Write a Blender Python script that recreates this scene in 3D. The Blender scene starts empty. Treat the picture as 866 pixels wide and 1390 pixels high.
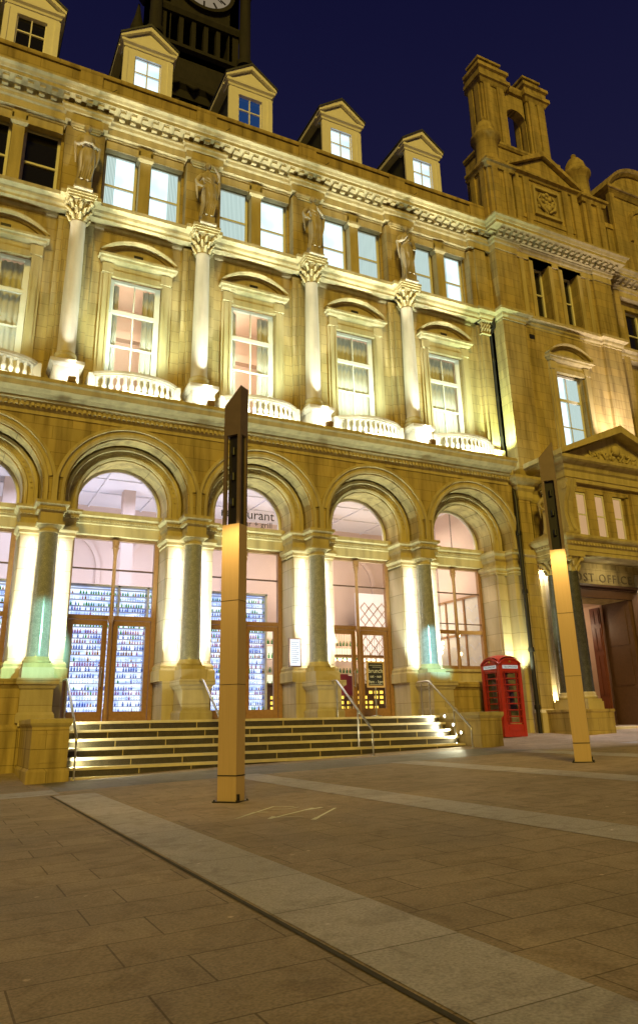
import bpy, math, random
from mathutils import Vector, Matrix
random.seed(7)
PI=math.pi
sc=bpy.context.scene
C=sc.collection
B=3.8                                   # bay width in metres

# ------------------------------------------------------------------ mesh kit
class MB:
    def __init__(s): s.v=[]; s.f=[]; s.sm=[]
    def add(s,vs,fs,smooth=False):
        o=len(s.v); s.v+= [tuple(p) for p in vs]
        for f in fs: s.f.append(tuple(o+i for i in f)); s.sm.append(smooth)
        return s
    def box(s,x0,x1,y0,y1,z0,z1):
        x0,x1=min(x0,x1),max(x0,x1); y0,y1=min(y0,y1),max(y0,y1); z0,z1=min(z0,z1),max(z0,z1)
        return s.add([(x0,y0,z0),(x1,y0,z0),(x1,y1,z0),(x0,y1,z0),(x0,y0,z1),(x1,y0,z1),(x1,y1,z1),(x0,y1,z1)],
          [(0,3,2,1),(4,5,6,7),(0,1,5,4),(1,2,6,5),(2,3,7,6),(3,0,4,7)])
    def cbox(s,cx,cy,cz,hx,hy,hz): return s.box(cx-hx,cx+hx,cy-hy,cy+hy,cz-hz,cz+hz)
    def prism(s,poly,a0,a1,axis='x'):
        # poly: for x (y,z); for y (x,z); for z (x,y)
        n=len(poly)
        def P(a,p):
            if axis=='x': return (a,p[0],p[1])
            if axis=='y': return (p[0],a,p[1])
            return (p[0],p[1],a)
        vs=[P(a0,p) for p in poly]+[P(a1,p) for p in poly]
        fs=[(i,(i+1)%n,n+(i+1)%n,n+i) for i in range(n)]+[tuple(range(n-1,-1,-1)),tuple(range(n,2*n))]
        return s.add(vs,fs)
    def lathe(s,cx,cy,prof,n=24,smooth=True,rx=1,ry=1,cap=True):
        vs=[];fs=[];m=len(prof)
        for r,z in prof:
            for i in range(n):
                a=2*PI*i/n; vs.append((cx+r*math.cos(a)*rx,cy+r*math.sin(a)*ry,z))
        for j in range(m-1):
            for i in range(n):
                k=(i+1)%n; fs.append((j*n+i,j*n+k,(j+1)*n+k,(j+1)*n+i))
        s.add(vs,fs,smooth)
        if cap:
            s.add([vs[i] for i in range(n)],[tuple(range(n-1,-1,-1))]); s.add([vs[(m-1)*n+i] for i in range(n)],[tuple(range(n))])
        return s
    def ball(s,c,r,n=10,m=6,rx=1,ry=1,rz=1):
        prof=[]
        for j in range(m+1):
            a=-PI/2+PI*j/m; prof.append((max(1e-4,r*math.cos(a)),r*math.sin(a)*rz))
        vs=[];fs=[]
        for rr,z in prof:
            for i in range(n):
                a=2*PI*i/n; vs.append((c[0]+rr*math.cos(a)*rx,c[1]+rr*math.sin(a)*ry,c[2]+z))
        for j in range(m):
            for i in range(n):
                k=(i+1)%n; fs.append((j*n+i,j*n+k,(j+1)*n+k,(j+1)*n+i))
        return s.add(vs,fs,True)
    def tube(s,pts,rad,n=8,smooth=True):
        pts=[Vector(p) for p in pts]; N=len(pts)
        if not hasattr(rad,'__len__'): rad=[rad]*N
        vs=[];fs=[]; prev=None
        for i,p in enumerate(pts):
            t=((pts[min(i+1,N-1)]-pts[max(i-1,0)])).normalized()
            ref=prev if prev is not None else (Vector((0,0,1)) if abs(t.z)<.9 else Vector((1,0,0)))
            u=(ref-t*ref.dot(t)).normalized(); w=t.cross(u); prev=u
            for k in range(n):
                a=2*PI*k/n; vs.append(p+(u*math.cos(a)+w*math.sin(a))*rad[i])
        for j in range(N-1):
            for k in range(n):
                l=(k+1)%n; fs.append((j*n+k,j*n+l,(j+1)*n+l,(j+1)*n+k))
        s.add(vs,fs,smooth); s.add([vs[i] for i in range(n)],[tuple(range(n-1,-1,-1))]); s.add(vs[-n:],[tuple(range(n))])
        return s
    def sweep(s,prof,path):
        # prof closed [(d,z)], d = outward offset (to the right of travel); path [(x,y)] mitred
        P=[Vector(p) for p in path]; n=len(prof); vs=[];fs=[]
        nor=[]
        for i in range(len(P)-1):
            t=(P[i+1]-P[i]).normalized(); nor.append(Vector((t.y,-t.x)))
        for i,p in enumerate(P):
            if i==0: m=nor[0]
            elif i==len(P)-1: m=nor[-1]
            else:
                a,b=nor[i-1],nor[i]; m=(a+b); m=m/(m.dot(a)) if abs(m.dot(a))>1e-6 else a
            for d,z in prof: vs.append((p.x+m.x*d,p.y+m.y*d,z))
        for i in range(len(P)-1):
            for j in range(n):
                k=(j+1)%n; fs.append((i*n+j,i*n+k,(i+1)*n+k,(i+1)*n+j))
        fs.append(tuple(range(n-1,-1,-1))); fs.append(tuple((len(P)-1)*n+j for j in range(n)))
        return s.add(vs,fs)
    def arch(s,prof,cx,zc,z0,n=36,smooth=True,a0=0,a1=PI):
        # prof closed [(r,y)], swept over a (stilted) semicircle standing on z0
        path=[]
        if z0 is not None: path.append((1,0,z0))
        for i in range(n+1):
            a=a0+(a1-a0)*i/n; path.append((math.cos(a),math.sin(a),zc))
        if z0 is not None: path.append((-1,0,z0))
        m=len(prof); vs=[];fs=[]
        for cxx,sz,zb in path:
            for r,y in prof: vs.append((cx+r*cxx,y,zb+r*sz))
        for i in range(len(path)-1):
            for j in range(m):
                k=(j+1)%m; fs.append((i*m+j,(i+1)*m+j,(i+1)*m+k,i*m+k))
        fs.append(tuple(range(m))); fs.append(tuple((len(path)-1)*m+j for j in range(m-1,-1,-1)))
        return s.add(vs,fs,False)
    def archwall(s,cx,hw,zc,r,z0,ztop,y0,y1,n=36):
        # wall panel between y0 (front) and y1 with an arched hole, X cx-hw..cx+hw, Z z0..ztop
        pts=[(cx-r,z0)]+[(cx-r*math.cos(PI*i/n),zc+r*math.sin(PI*i/n)) for i in range(n+1)]+[(cx+r,z0)]
        def topx(x): return x
        for y,flip in ((y0,False),(y1,True)):
            q=[(cx-hw,y,z0),(cx-r,y,z0),(cx-r,y,ztop),(cx-hw,y,ztop)]
            s.add(q,[(0,1,2,3) if not flip else (3,2,1,0)])
            q=[(cx+r,y,z0),(cx+hw,y,z0),(cx+hw,y,ztop),(cx+r,y,ztop)]
            s.add(q,[(0,1,2,3) if not flip else (3,2,1,0)])
            for i in range(1,len(pts)-2):
                a,b=pts[i],pts[i+1]
                q=[(a[0],y,a[1]),(b[0],y,b[1]),(b[0],y,ztop),(a[0],y,ztop)]
                s.add(q,[(0,1,2,3) if not flip else (3,2,1,0)])
        for i in range(len(pts)-1):
            a,b=pts[i],pts[i+1]
            s.add([(a[0],y0,a[1]),(a[0],y1,a[1]),(b[0],y1,b[1]),(b[0],y0,b[1])],[(0,1,2,3)])
        return s
    def mesh(s,name,mat):
        me=bpy.data.meshes.new(name); me.from_pydata(s.v,[],s.f)
        me.polygons.foreach_set('use_smooth',s.sm); me.materials.append(mat); me.update(); return me

WL={}                                     # world location of parents
def tagp(o,label=None,cat=None,group=None,kind=None):
    if label: o['label']=label
    if cat: o['category']=cat
    if group: o['group']=group
    if kind: o['kind']=kind
    return o
def empty(name,loc,label=None,cat=None,group=None):
    o=bpy.data.objects.new(name,None); o.empty_display_size=.3; C.objects.link(o); o.location=loc
    WL[o.name]=Vector(loc); return tagp(o,label,cat,group)
def link(name,me,parent=None,at=(0,0,0),label=None,cat=None,group=None,kind=None,rz=0):
    # mesh given in coordinates relative to `at` (world); parent offset is removed
    if isinstance(me,tuple): me=me[0].mesh(name,me[1])
    o=bpy.data.objects.new(name,me); C.objects.link(o)
    w=Vector(at); o.location=w
    if parent is not None:
        o.parent=parent; o.location=w-WL[parent.name]
    if rz: o.rotation_euler.z=rz
    WL[o.name]=w; return tagp(o,label,cat,group,kind)
def tree(o,fn,parent=None,loc=None):
    c=o.copy(); C.objects.link(c)
    if parent is not None: c.parent=parent
    if loc is not None: c.location=loc; WL[c.name]=Vector(loc)
    for ch in fn[o.name]: tree(ch,fn,c)
    return c
def copy_thing(o,loc,rz=None,label=None):
    kids={}
    for x in list(C.objects):
        kids.setdefault(x.parent.name if x.parent else '',[]).append(x)
    class D(dict):
        def __missing__(s,k): return []
    c=tree(o,D(kids),None,loc)
    if rz is not None: c.rotation_euler.z=rz
    if label: c['label']=label
    return c

# ------------------------------------------------------------------ materials
def newmat(name):
    m=bpy.data.materials.new(name); m.use_nodes=True; nt=m.node_tree
    b=nt.nodes['Principled BSDF']; return m,nt,b
def N(nt,t,**k):
    n=nt.nodes.new(t)
    for a,b in k.items(): setattr(n,a,b)
    return n
def simple(name,col,rough=.6,metal=0,var=.12,scale=6,bump=.0,spec=None,emit=None,es=0):
    m,nt,b=newmat(name)
    tc=N(nt,'ShaderNodeTexCoord'); no=N(nt,'ShaderNodeTexNoise'); no.inputs['Scale'].default_value=scale; no.inputs['Detail'].default_value=6
    nt.links.new(tc.outputs['Object'],no.inputs['Vector'])
    mx=N(nt,'ShaderNodeMix',data_type='RGBA'); 
    mx.inputs[6].default_value=(*[c*(1-var) for c in col],1); mx.inputs[7].default_value=(*[min(1,c*(1+var)) for c in col],1)
    nt.links.new(no.outputs['Fac'],mx.inputs[0]); nt.links.new(mx.outputs[2],b.inputs['Base Color'])
    b.inputs['Roughness'].default_value=rough; b.inputs['Metallic'].default_value=metal
    if bump:
        bp=N(nt,'ShaderNodeBump'); bp.inputs['Strength'].default_value=bump; bp.inputs['Distance'].default_value=.02
        nt.links.new(no.outputs['Fac'],bp.inputs['Height']); nt.links.new(bp.outputs['Normal'],b.inputs['Normal'])
    if emit: b.inputs['Emission Color'].default_value=(*emit,1); b.inputs['Emission Strength'].default_value=es
    return m
def stone(name,col,ashlar=True,rough=.85,bw=.95,rh=.36,streak=.35):
    m,nt,b=newmat(name)
    geo=N(nt,'ShaderNodeNewGeometry'); sep=N(nt,'ShaderNodeSeparateXYZ'); nt.links.new(geo.outputs['Position'],sep.inputs[0])
    add=N(nt,'ShaderNodeMath',operation='ADD'); nt.links.new(sep.outputs[0],add.inputs[0]); nt.links.new(sep.outputs[1],add.inputs[1])
    comb=N(nt,'ShaderNodeCombineXYZ'); nt.links.new(add.outputs[0],comb.inputs[0]); nt.links.new(sep.outputs[2],comb.inputs[1])
    n1=N(nt,'ShaderNodeTexNoise'); n1.inputs['Scale'].default_value=1.1; n1.inputs['Detail'].default_value=8; n1.inputs['Roughness'].default_value=.65
    n2=N(nt,'ShaderNodeTexNoise'); n2.inputs['Scale'].default_value=22; n2.inputs['Detail'].default_value=8
    nt.links.new(geo.outputs['Position'],n1.inputs['Vector']); nt.links.new(geo.outputs['Position'],n2.inputs['Vector'])
    # vertical weather streaks
    mp=N(nt,'ShaderNodeMapping'); mp.inputs['Scale'].default_value=(3.2,3.2,.35); nt.links.new(geo.outputs['Position'],mp.inputs['Vector'])
    n3=N(nt,'ShaderNodeTexNoise'); n3.inputs['Scale'].default_value=1.4; n3.inputs['Detail'].default_value=5; nt.links.new(mp.outputs[0],n3.inputs['Vector'])
    ramp=N(nt,'ShaderNodeValToRGB'); ramp.color_ramp.elements[0].position=.42; ramp.color_ramp.elements[1].position=.72
    ramp.color_ramp.elements[0].color=(1,1,1,1); ramp.color_ramp.elements[1].color=(1-streak,1-streak*1.05,1-streak*1.1,1)
    nt.links.new(n3.outputs['Fac'],ramp.inputs[0])
    lo=[c*.78 for c in col]; hi=[min(1,c*1.18) for c in col]
    mx=N(nt,'ShaderNodeMix',data_type='RGBA'); mx.inputs[6].default_value=(*lo,1); mx.inputs[7].default_value=(*hi,1)
    nt.links.new(n1.outputs['Fac'],mx.inputs[0])
    mu=N(nt,'ShaderNodeMix',data_type='RGBA',blend_type='MULTIPLY'); mu.inputs[0].default_value=1
    nt.links.new(mx.outputs[2],mu.inputs[6]); nt.links.new(ramp.outputs[0],mu.inputs[7])
    out=mu.outputs[2]; hgt=n2.outputs['Fac']
    if ashlar:
        br=N(nt,'ShaderNodeTexBrick'); br.offset=.5; br.inputs['Scale'].default_value=1; br.inputs['Brick Width'].default_value=bw; br.inputs['Row Height'].default_value=rh
        br.inputs['Mortar Size'].default_value=.007; br.inputs['Mortar Smooth'].default_value=.3; br.inputs['Bias'].default_value=0
        br.inputs['Color1'].default_value=(.87,.88,.89,1); br.inputs['Color2'].default_value=(1.06,1.03,1.0,1); br.inputs['Mortar'].default_value=(.5,.48,.45,1)
        nt.links.new(comb.outputs[0],br.inputs['Vector'])
        m2=N(nt,'ShaderNodeMix',data_type='RGBA',blend_type='MULTIPLY'); m2.inputs[0].default_value=1
        nt.links.new(out,m2.inputs[6]); nt.links.new(br.outputs['Color'],m2.inputs[7]); out=m2.outputs[2]
        ma=N(nt,'ShaderNodeMath',operation='MULTIPLY_ADD'); ma.inputs[1].default_value=-1.6; nt.links.new(br.outputs['Fac'],ma.inputs[0]); nt.links.new(n2.outputs['Fac'],ma.inputs[2]); hgt=ma.outputs[0]
    nt.links.new(out,b.inputs['Base Color'])
    bp=N(nt,'ShaderNodeBump'); bp.inputs['Strength'].default_value=.45; bp.inputs['Distance'].default_value=.012
    nt.links.new(hgt,bp.inputs['Height']); nt.links.new(bp.outputs['Normal'],b.inputs['Normal'])
    b.inputs['Roughness'].default_value=rough
    return m
M={}
M['wall']=stone('ashlar_sandstone',(.47,.365,.155),streak=.5)
M['trim']=stone('moulded_sandstone',(.51,.42,.21),ashlar=False,streak=.3)
M['col']=stone('column_sandstone',(.58,.50,.38),ashlar=False,rough=.6,streak=.25)
M['statue']=stone('statue_stone',(.50,.42,.29),ashlar=False,streak=.5)
M['pier']=stone('pier_sandstone',(.54,.46,.31),bw=2.4,rh=.55,streak=.2)
M['dark_stone']=stone('shade_darkened_stone',(.020,.017,.015),ashlar=True,bw=1.2,rh=.7,streak=.5)  # near-black colour stands for the tower lying out of the plaza light
M['dormer']=simple('painted_timber',(.82,.80,.82),.6,var=.06)
M['slate']=simple('slate_roof',(.045,.047,.055),.55,var=.3,scale=9,bump=.5)
M['frame']=simple('white_sash_paint',(.72,.70,.62),.4,var=.05)
M['wood']=simple('varnished_oak',(.30,.165,.07),.32,var=.3,scale=14)
M['darkwood']=simple('dark_stained_timber',(.10,.052,.03),.35,var=.3,scale=12)
M['iron']=simple('black_cast_iron',(.015,.014,.014),.4,var=.2)
M['steel']=simple('stainless_steel',(.62,.60,.56),.28,metal=1,var=.05)
M['red']=simple('red_gloss_paint',(.42,.035,.028),.38,var=.22,scale=5)
M['black']=simple('black_board',(.018,.018,.018),.7)
M['chalk_and_light']=simple('white_chalk_and_light_marks',(.75,.75,.72),.9)
M['lettering']=simple('dark_grey_vinyl',(.05,.05,.06),.6)
M['gold']=simple('dull_gold_paint',(.55,.36,.08),.4,metal=.6)
M['pink']=simple('interior_plaster',(.68,.52,.42),.8,var=.04,scale=2)
M['ceil']=simple('ceiling_plaster',(.76,.74,.76),.8,var=.04,scale=2)
M['curtain']=simple('net_curtain',(.64,.60,.50),.9,var=.12,scale=5)
M['shelf']=simple('brushed_shelf',(.62,.65,.78),.4,var=.1)
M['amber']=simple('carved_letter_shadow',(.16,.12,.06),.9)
def granite(name,c1,c2,rough):
    m,nt,b=newmat(name); tc=N(nt,'ShaderNodeTexCoord'); v=N(nt,'ShaderNodeTexVoronoi'); v.inputs['Scale'].default_value=60
    no=N(nt,'ShaderNodeTexNoise'); no.inputs['Scale'].default_value=9; no.inputs['Detail'].default_value=10
    nt.links.new(tc.outputs['Object'],v.inputs['Vector']); nt.links.new(tc.outputs['Object'],no.inputs['Vector'])
    ad=N(nt,'ShaderNodeMath',operation='MULTIPLY'); nt.links.new(v.outputs['Distance'],ad.inputs[0]); nt.links.new(no.outputs['Fac'],ad.inputs[1])
    rp=N(nt,'ShaderNodeValToRGB'); rp.color_ramp.elements[0].color=(*c1,1); rp.color_ramp.elements[1].color=(*c2,1); rp.color_ramp.elements[0].position=.05; rp.color_ramp.elements[1].position=.45
    nt.links.new(ad.outputs[0],rp.inputs[0]); nt.links.new(rp.outputs[0],b.inputs['Base Color'])
    b.inputs['Roughness'].default_value=rough; b.inputs['Coat Weight'].default_value=.6; b.inputs['Coat Roughness'].default_value=.06
    return m
M['granite']=granite('polished_grey_granite',(.20,.21,.21),(.38,.39,.38),.2)
M['granite_dark']=granite('polished_dark_granite',(.035,.037,.035),(.10,.10,.09),.2)
M['riser']=granite('dark_riser_granite',(.035,.03,.023),(.09,.075,.05),.3)
def glassmat(name,tint=(1,1,1),refl=.10):
    m,nt,b=newmat(name); nt.nodes.remove(b); o=nt.nodes['Material Output']
    t=N(nt,'ShaderNodeBsdfTransparent'); t.inputs[0].default_value=(*tint,1)
    g=N(nt,'ShaderNodeBsdfGlossy'); g.inputs['Roughness'].default_value=.02
    fr=N(nt,'ShaderNodeLayerWeight'); fr.inputs['Blend'].default_value=.25
    ma=N(nt,'ShaderNodeMath',operation='MULTIPLY_ADD'); ma.inputs[1].default_value=.6; ma.inputs[2].default_value=refl*.4
    nt.links.new(fr.outputs['Fresnel'],ma.inputs[0])
    mx=N(nt,'ShaderNodeMixShader'); nt.links.new(ma.outputs[0],mx.inputs[0]); nt.links.new(t.outputs[0],mx.inputs[1]); nt.links.new(g.outputs[0],mx.inputs[2])
    nt.links.new(mx.outputs[0],o.inputs['Surface']); return m
M['glass']=glassmat('window_glass',(.93,.95,.97))
M['darkpane']=simple('unlit_window_glass',(.012,.012,.014),.06,var=.1)
M['bluepane']=simple('blue_lit_glass',(.01,.015,.03),.1,emit=(.02,.10,.35),es=.35)
def emis(name,col,s,stripes=0,col2=None,freq=14.0):
    m,nt,b=newmat(name); nt.nodes.remove(b); o=nt.nodes['Material Output']
    e=N(nt,'ShaderNodeEmission'); e.inputs[1].default_value=s
    tc=N(nt,'ShaderNodeTexCoord'); no=N(nt,'ShaderNodeTexNoise'); no.inputs['Scale'].default_value=1.3
    mx=N(nt,'ShaderNodeMix',data_type='RGBA'); mx.inputs[6].default_value=(*col,1); mx.inputs[7].default_value=(*(col2 or [c*.85 for c in col]),1)
    if stripes:
        w=N(nt,'ShaderNodeTexWave'); w.inputs['Scale'].default_value=freq/6; w.inputs['Distortion'].default_value=2; w.bands_direction='X'
        mp=N(nt,'ShaderNodeMapping'); mp.inputs['Scale'].default_value=(1,0,.05); nt.links.new(tc.outputs['Object'],mp.inputs[0]); nt.links.new(mp.outputs[0],w.inputs['Vector'])
        nt.links.new(w.outputs['Fac'],mx.inputs[0])
    else:
        nt.links.new(tc.outputs['Object'],no.inputs['Vector']); nt.links.new(no.outputs['Fac'],mx.inputs[0])
    nt.links.new(mx.outputs[2],e.inputs[0]); nt.links.new(e.outputs[0],o.inputs['Surface']); return m
M['blind']=emis('fluorescent_lit_blind',(.86,1,1),1.7,col2=(.34,.55,.60))
M['curtlit']=emis('lit_net_curtain',(.80,.98,.92),.95,stripes=1,col2=(.32,.45,.41),freq=40)
def wineglow():
    m,nt,b=newmat('backlit_wine_wall'); nt.nodes.remove(b); o=nt.nodes['Material Output']; e=N(nt,'ShaderNodeEmission')
    tc=N(nt,'ShaderNodeTexCoord'); mp=N(nt,'ShaderNodeMapping'); mp.inputs['Scale'].default_value=(1.6,1,7); nt.links.new(tc.outputs['Object'],mp.inputs[0])
    no=N(nt,'ShaderNodeTexNoise'); no.inputs['Scale'].default_value=1.4; no.inputs['Detail'].default_value=5; nt.links.new(mp.outputs[0],no.inputs['Vector'])
    rp=N(nt,'ShaderNodeValToRGB'); rp.color_ramp.elements[0].position=.35; rp.color_ramp.elements[0].color=(.34,.46,.92,1); rp.color_ramp.elements[1].position=.62; rp.color_ramp.elements[1].color=(.85,.92,1,1)
    nt.links.new(no.outputs['Fac'],rp.inputs[0]); nt.links.new(rp.outputs[0],e.inputs[0]); e.inputs[1].default_value=1.7; nt.links.new(e.outputs[0],o.inputs['Surface']); return m
M['winewall']=wineglow()
def bottleglass(name,col):
    m,nt,b=newmat(name); nt.nodes.remove(b); o=nt.nodes['Material Output']
    t=N(nt,'ShaderNodeBsdfTransparent'); t.inputs[0].default_value=(*col,1); g=N(nt,'ShaderNodeBsdfGlossy'); g.inputs['Roughness'].default_value=.1
    mx=N(nt,'ShaderNodeMixShader'); mx.inputs[0].default_value=.12; nt.links.new(t.outputs[0],mx.inputs[1]); nt.links.new(g.outputs[0],mx.inputs[2]); nt.links.new(mx.outputs[0],o.inputs['Surface']); return m
M['lamp']=emis('lamp_glow',(1,.72,.38),6)
M['lampw']=emis('floodlight_lens',(1,.98,.78),14)
M['yellow']=emis('yellow_bar_light',(1,.62,.08),2.2)
M['menu']=emis('backlit_menu_sheet',(.9,.95,1),1.2)
M['dial']=emis('lit_clock_dial',(.62,.50,.33),.42)
M['phonesign']=emis('backlit_phone_sign',(.95,.95,.85),.55)
def copperish():
    m,nt,b=newmat('bronze_cladding'); tc=N(nt,'ShaderNodeTexCoord'); mp=N(nt,'ShaderNodeMapping'); mp.inputs['Scale'].default_value=(30,30,.6)
    nt.links.new(tc.outputs['Object'],mp.inputs[0]); no=N(nt,'ShaderNodeTexNoise'); no.inputs['Scale'].default_value=2; no.inputs['Detail'].default_value=6
    nt.links.new(mp.outputs[0],no.inputs['Vector'])
    mx=N(nt,'ShaderNodeMix',data_type='RGBA'); mx.inputs[6].default_value=(.54,.38,.21,1); mx.inputs[7].default_value=(.68,.50,.30,1)
    nt.links.new(no.outputs['Fac'],mx.inputs[0]); nt.links.new(mx.outputs[2],b.inputs['Base Color'])
    b.inputs['Metallic'].default_value=.25; b.inputs['Roughness'].default_value=.42; return m
M['bronze']=copperish(); M['head']=simple('weathered_bronze',(.20,.145,.12),.45,metal=.3,var=.2,scale=8)
def paving(name,c1,c2,mort,bw,rh,rot=False,rough=.5,tone=.25):
    m,nt,b=newmat(name); geo=N(nt,'ShaderNodeNewGeometry')
    mp=N(nt,'ShaderNodeMapping'); nt.links.new(geo.outputs['Position'],mp.inputs[0])
    if rot: mp.inputs['Rotation'].default_value=(0,0,PI/2); mp.inputs['Location'].default_value=(0,50,0)
    br=N(nt,'ShaderNodeTexBrick'); br.offset=.37; br.inputs['Scale'].default_value=1; br.inputs['Brick Width'].default_value=bw; br.inputs['Row Height'].default_value=rh
    br.inputs['Mortar Size'].default_value=.006; br.inputs['Mortar Smooth'].default_value=.2
    br.inputs['Color1'].default_value=(*c1,1); br.inputs['Color2'].default_value=(*c2,1); br.inputs['Mortar'].default_value=(*mort,1)
    nt.links.new(mp.outputs[0],br.inputs['Vector'])
    n1=N(nt,'ShaderNodeTexNoise'); n1.inputs['Scale'].default_value=.55; n1.inputs['Detail'].default_value=9; n1.inputs['Roughness'].default_value=.7
    n2=N(nt,'ShaderNodeTexNoise'); n2.inputs['Scale'].default_value=60; n2.inputs['Detail'].default_value=4
    v=N(nt,'ShaderNodeTexVoronoi'); v.inputs['Scale'].default_value=2.6
    for n in (n1,n2,v): nt.links.new(geo.outputs['Position'],n.inputs['Vector'])
    sp=N(nt,'ShaderNodeValToRGB'); sp.color_ramp.elements[0].position=.04; sp.color_ramp.elements[1].position=.06   # chewing gum spots
    sp.color_ramp.elements[0].color=(1.9,1.9,1.9,1); sp.color_ramp.elements[1].color=(1,1,1,1); nt.links.new(v.outputs['Distance'],sp.inputs[0])
    rp=N(nt,'ShaderNodeValToRGB'); rp.color_ramp.elements[0].position=.3; rp.color_ramp.elements[1].position=.75
    rp.color_ramp.elements[0].color=(1-tone,1-tone,1-tone,1); rp.color_ramp.elements[1].color=(1+tone,1+tone,1+tone,1); nt.links.new(n1.outputs['Fac'],rp.inputs[0])
    m1=N(nt,'ShaderNodeMix',data_type='RGBA',blend_type='MULTIPLY'); m1.inputs[0].default_value=1
    m2=N(nt,'ShaderNodeMix',data_type='RGBA',blend_type='MULTIPLY'); m2.inputs[0].default_value=1
    nt.links.new(br.outputs['Color'],m1.inputs[6]); nt.links.new(rp.outputs[0],m1.inputs[7]); nt.links.new(m1.outputs[2],m2.inputs[6]); nt.links.new(sp.outputs[0],m2.inputs[7])
    nt.links.new(m2.outputs[2],b.inputs['Base Color'])
    gr=N(nt,'ShaderNodeValToRGB'); gr.color_ramp.elements[0].position=.32; gr.color_ramp.elements[1].position=.68; gr.color_ramp.elements[0].color=(.74,.74,.76,1); gr.color_ramp.elements[1].color=(1.22,1.2,1.18,1); nt.links.new(n2.outputs['Fac'],gr.inputs[0])
    n4=N(nt,'ShaderNodeTexNoise'); n4.inputs['Scale'].default_value=3.1; n4.inputs['Detail'].default_value=9; n4.inputs['Distortion'].default_value=1.2; nt.links.new(geo.outputs['Position'],n4.inputs['Vector'])
    g4=N(nt,'ShaderNodeValToRGB'); g4.color_ramp.elements[0].position=.36; g4.color_ramp.elements[1].position=.5; g4.color_ramp.elements[0].color=(.80,.78,.76,1); g4.color_ramp.elements[1].color=(1,1,1,1); nt.links.new(n4.outputs['Fac'],g4.inputs[0])
    m3=N(nt,'ShaderNodeMix',data_type='RGBA',blend_type='MULTIPLY'); m3.inputs[0].default_value=1; nt.links.new(m2.outputs[2],m3.inputs[6]); nt.links.new(gr.outputs[0],m3.inputs[7])
    m4=N(nt,'ShaderNodeMix',data_type='RGBA',blend_type='MULTIPLY'); m4.inputs[0].default_value=1; nt.links.new(m3.outputs[2],m4.inputs[6]); nt.links.new(g4.outputs[0],m4.inputs[7]); nt.links.new(m4.outputs[2],b.inputs['Base Color'])
    ma=N(nt,'ShaderNodeMath',operation='MULTIPLY_ADD'); ma.inputs[1].default_value=-1.5; nt.links.new(br.outputs['Fac'],ma.inputs[0]); nt.links.new(n2.outputs['Fac'],ma.inputs[2])
    bp=N(nt,'ShaderNodeBump'); bp.inputs['Strength'].default_value=.5; bp.inputs['Distance'].default_value=.008
    nt.links.new(ma.outputs[0],bp.inputs['Height']); nt.links.new(bp.outputs['Normal'],b.inputs['Normal'])
    rr=N(nt,'ShaderNodeMapRange'); rr.inputs[3].default_value=rough-.1; rr.inputs[4].default_value=rough+.2; nt.links.new(n1.outputs['Fac'],rr.inputs[0]); nt.links.new(rr.outputs[0],b.inputs['Roughness'])
    return m
M['paving']=paving('york_stone_paving',(.285,.22,.175),(.34,.265,.212),(.14,.10,.075),.86,.45,rough=.72,tone=.32)
M['stripe']=paving('pale_granite_band',(.37,.35,.42),(.46,.43,.52),(.16,.14,.13),.95,200,rot=True,tone=.16,rough=.65)
M['kerbband']=paving('dark_granite_band',(.12,.11,.11),(.18,.17,.165),(.04,.04,.04),.8,.5,tone=.15)
M['step']=stone('stair_stone',(.66,.58,.44),ashlar=False,rough=.55,streak=.15)

# ------------------------------------------------------------------ ground
def H(X,Y): return -.985+.029*(X-.4)+.006*(Y+2.8)+.05*max(0,min(Y,0)+3)
def sheet(name,xs,ys,mat,dz=0,kind='structure'):
    vs=[(x,y,H(x,y)+dz) for y in ys for x in xs]; n=len(xs); fs=[]
    for j in range(len(ys)-1):
        for i in range(n-1): fs.append((j*n+i,j*n+i+1,(j+1)*n+i+1,(j+1)*n+i))
    mb=MB(); mb.add(vs,fs); return link(name,(mb,mat),kind=kind)
def fr(a,b,n): return [a+(b-a)*i/n for i in range(n+1)]
gx=[-150,-60,-30]+fr(-20,40,60)+[60,100,160]
gy=[-160,-80,-40]+fr(-30,-3,27)+fr(-2.9,.3,6)+[1.5]
g=sheet('ground',gx,gy,M['paving'])
for x0,x1,y1 in ((-.20,.45,-5.85),(3.12,3.76,-4.85),(6.75,7.4,-4.95),(10.2,10.85,-4.9),(13.6,14.25,-4.9),(-3.6,-2.95,-6)):
    sheet('paving_band',[x0,x1],[-60,-40,-30,-20,-12,-8,y1],M['stripe'],.004)
sheet('kerb_band',fr(-.05,10.9,10),[-5.1,-4.2,-3.6,-2.95],M['kerbband'],.003)
sheet('kerb_strip',fr(-12,-.06,8),[-5.6,-4.6],M['stripe'],.0035)
# thin slot drain along the first band
mb=MB(); mb.add([(-.26,-40,H(-.26,-40)+.006),(-.225,-40,H(-.225,-40)+.006),(-.225,-5.85,H(-.225,-5.85)+.006),(-.26,-5.85,H(-.26,-5.85)+.006)],[(0,1,2,3)])
link('drain_slot',(mb,simple('drain_gap',(.05,.042,.035),.95)),kind='structure')
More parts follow.
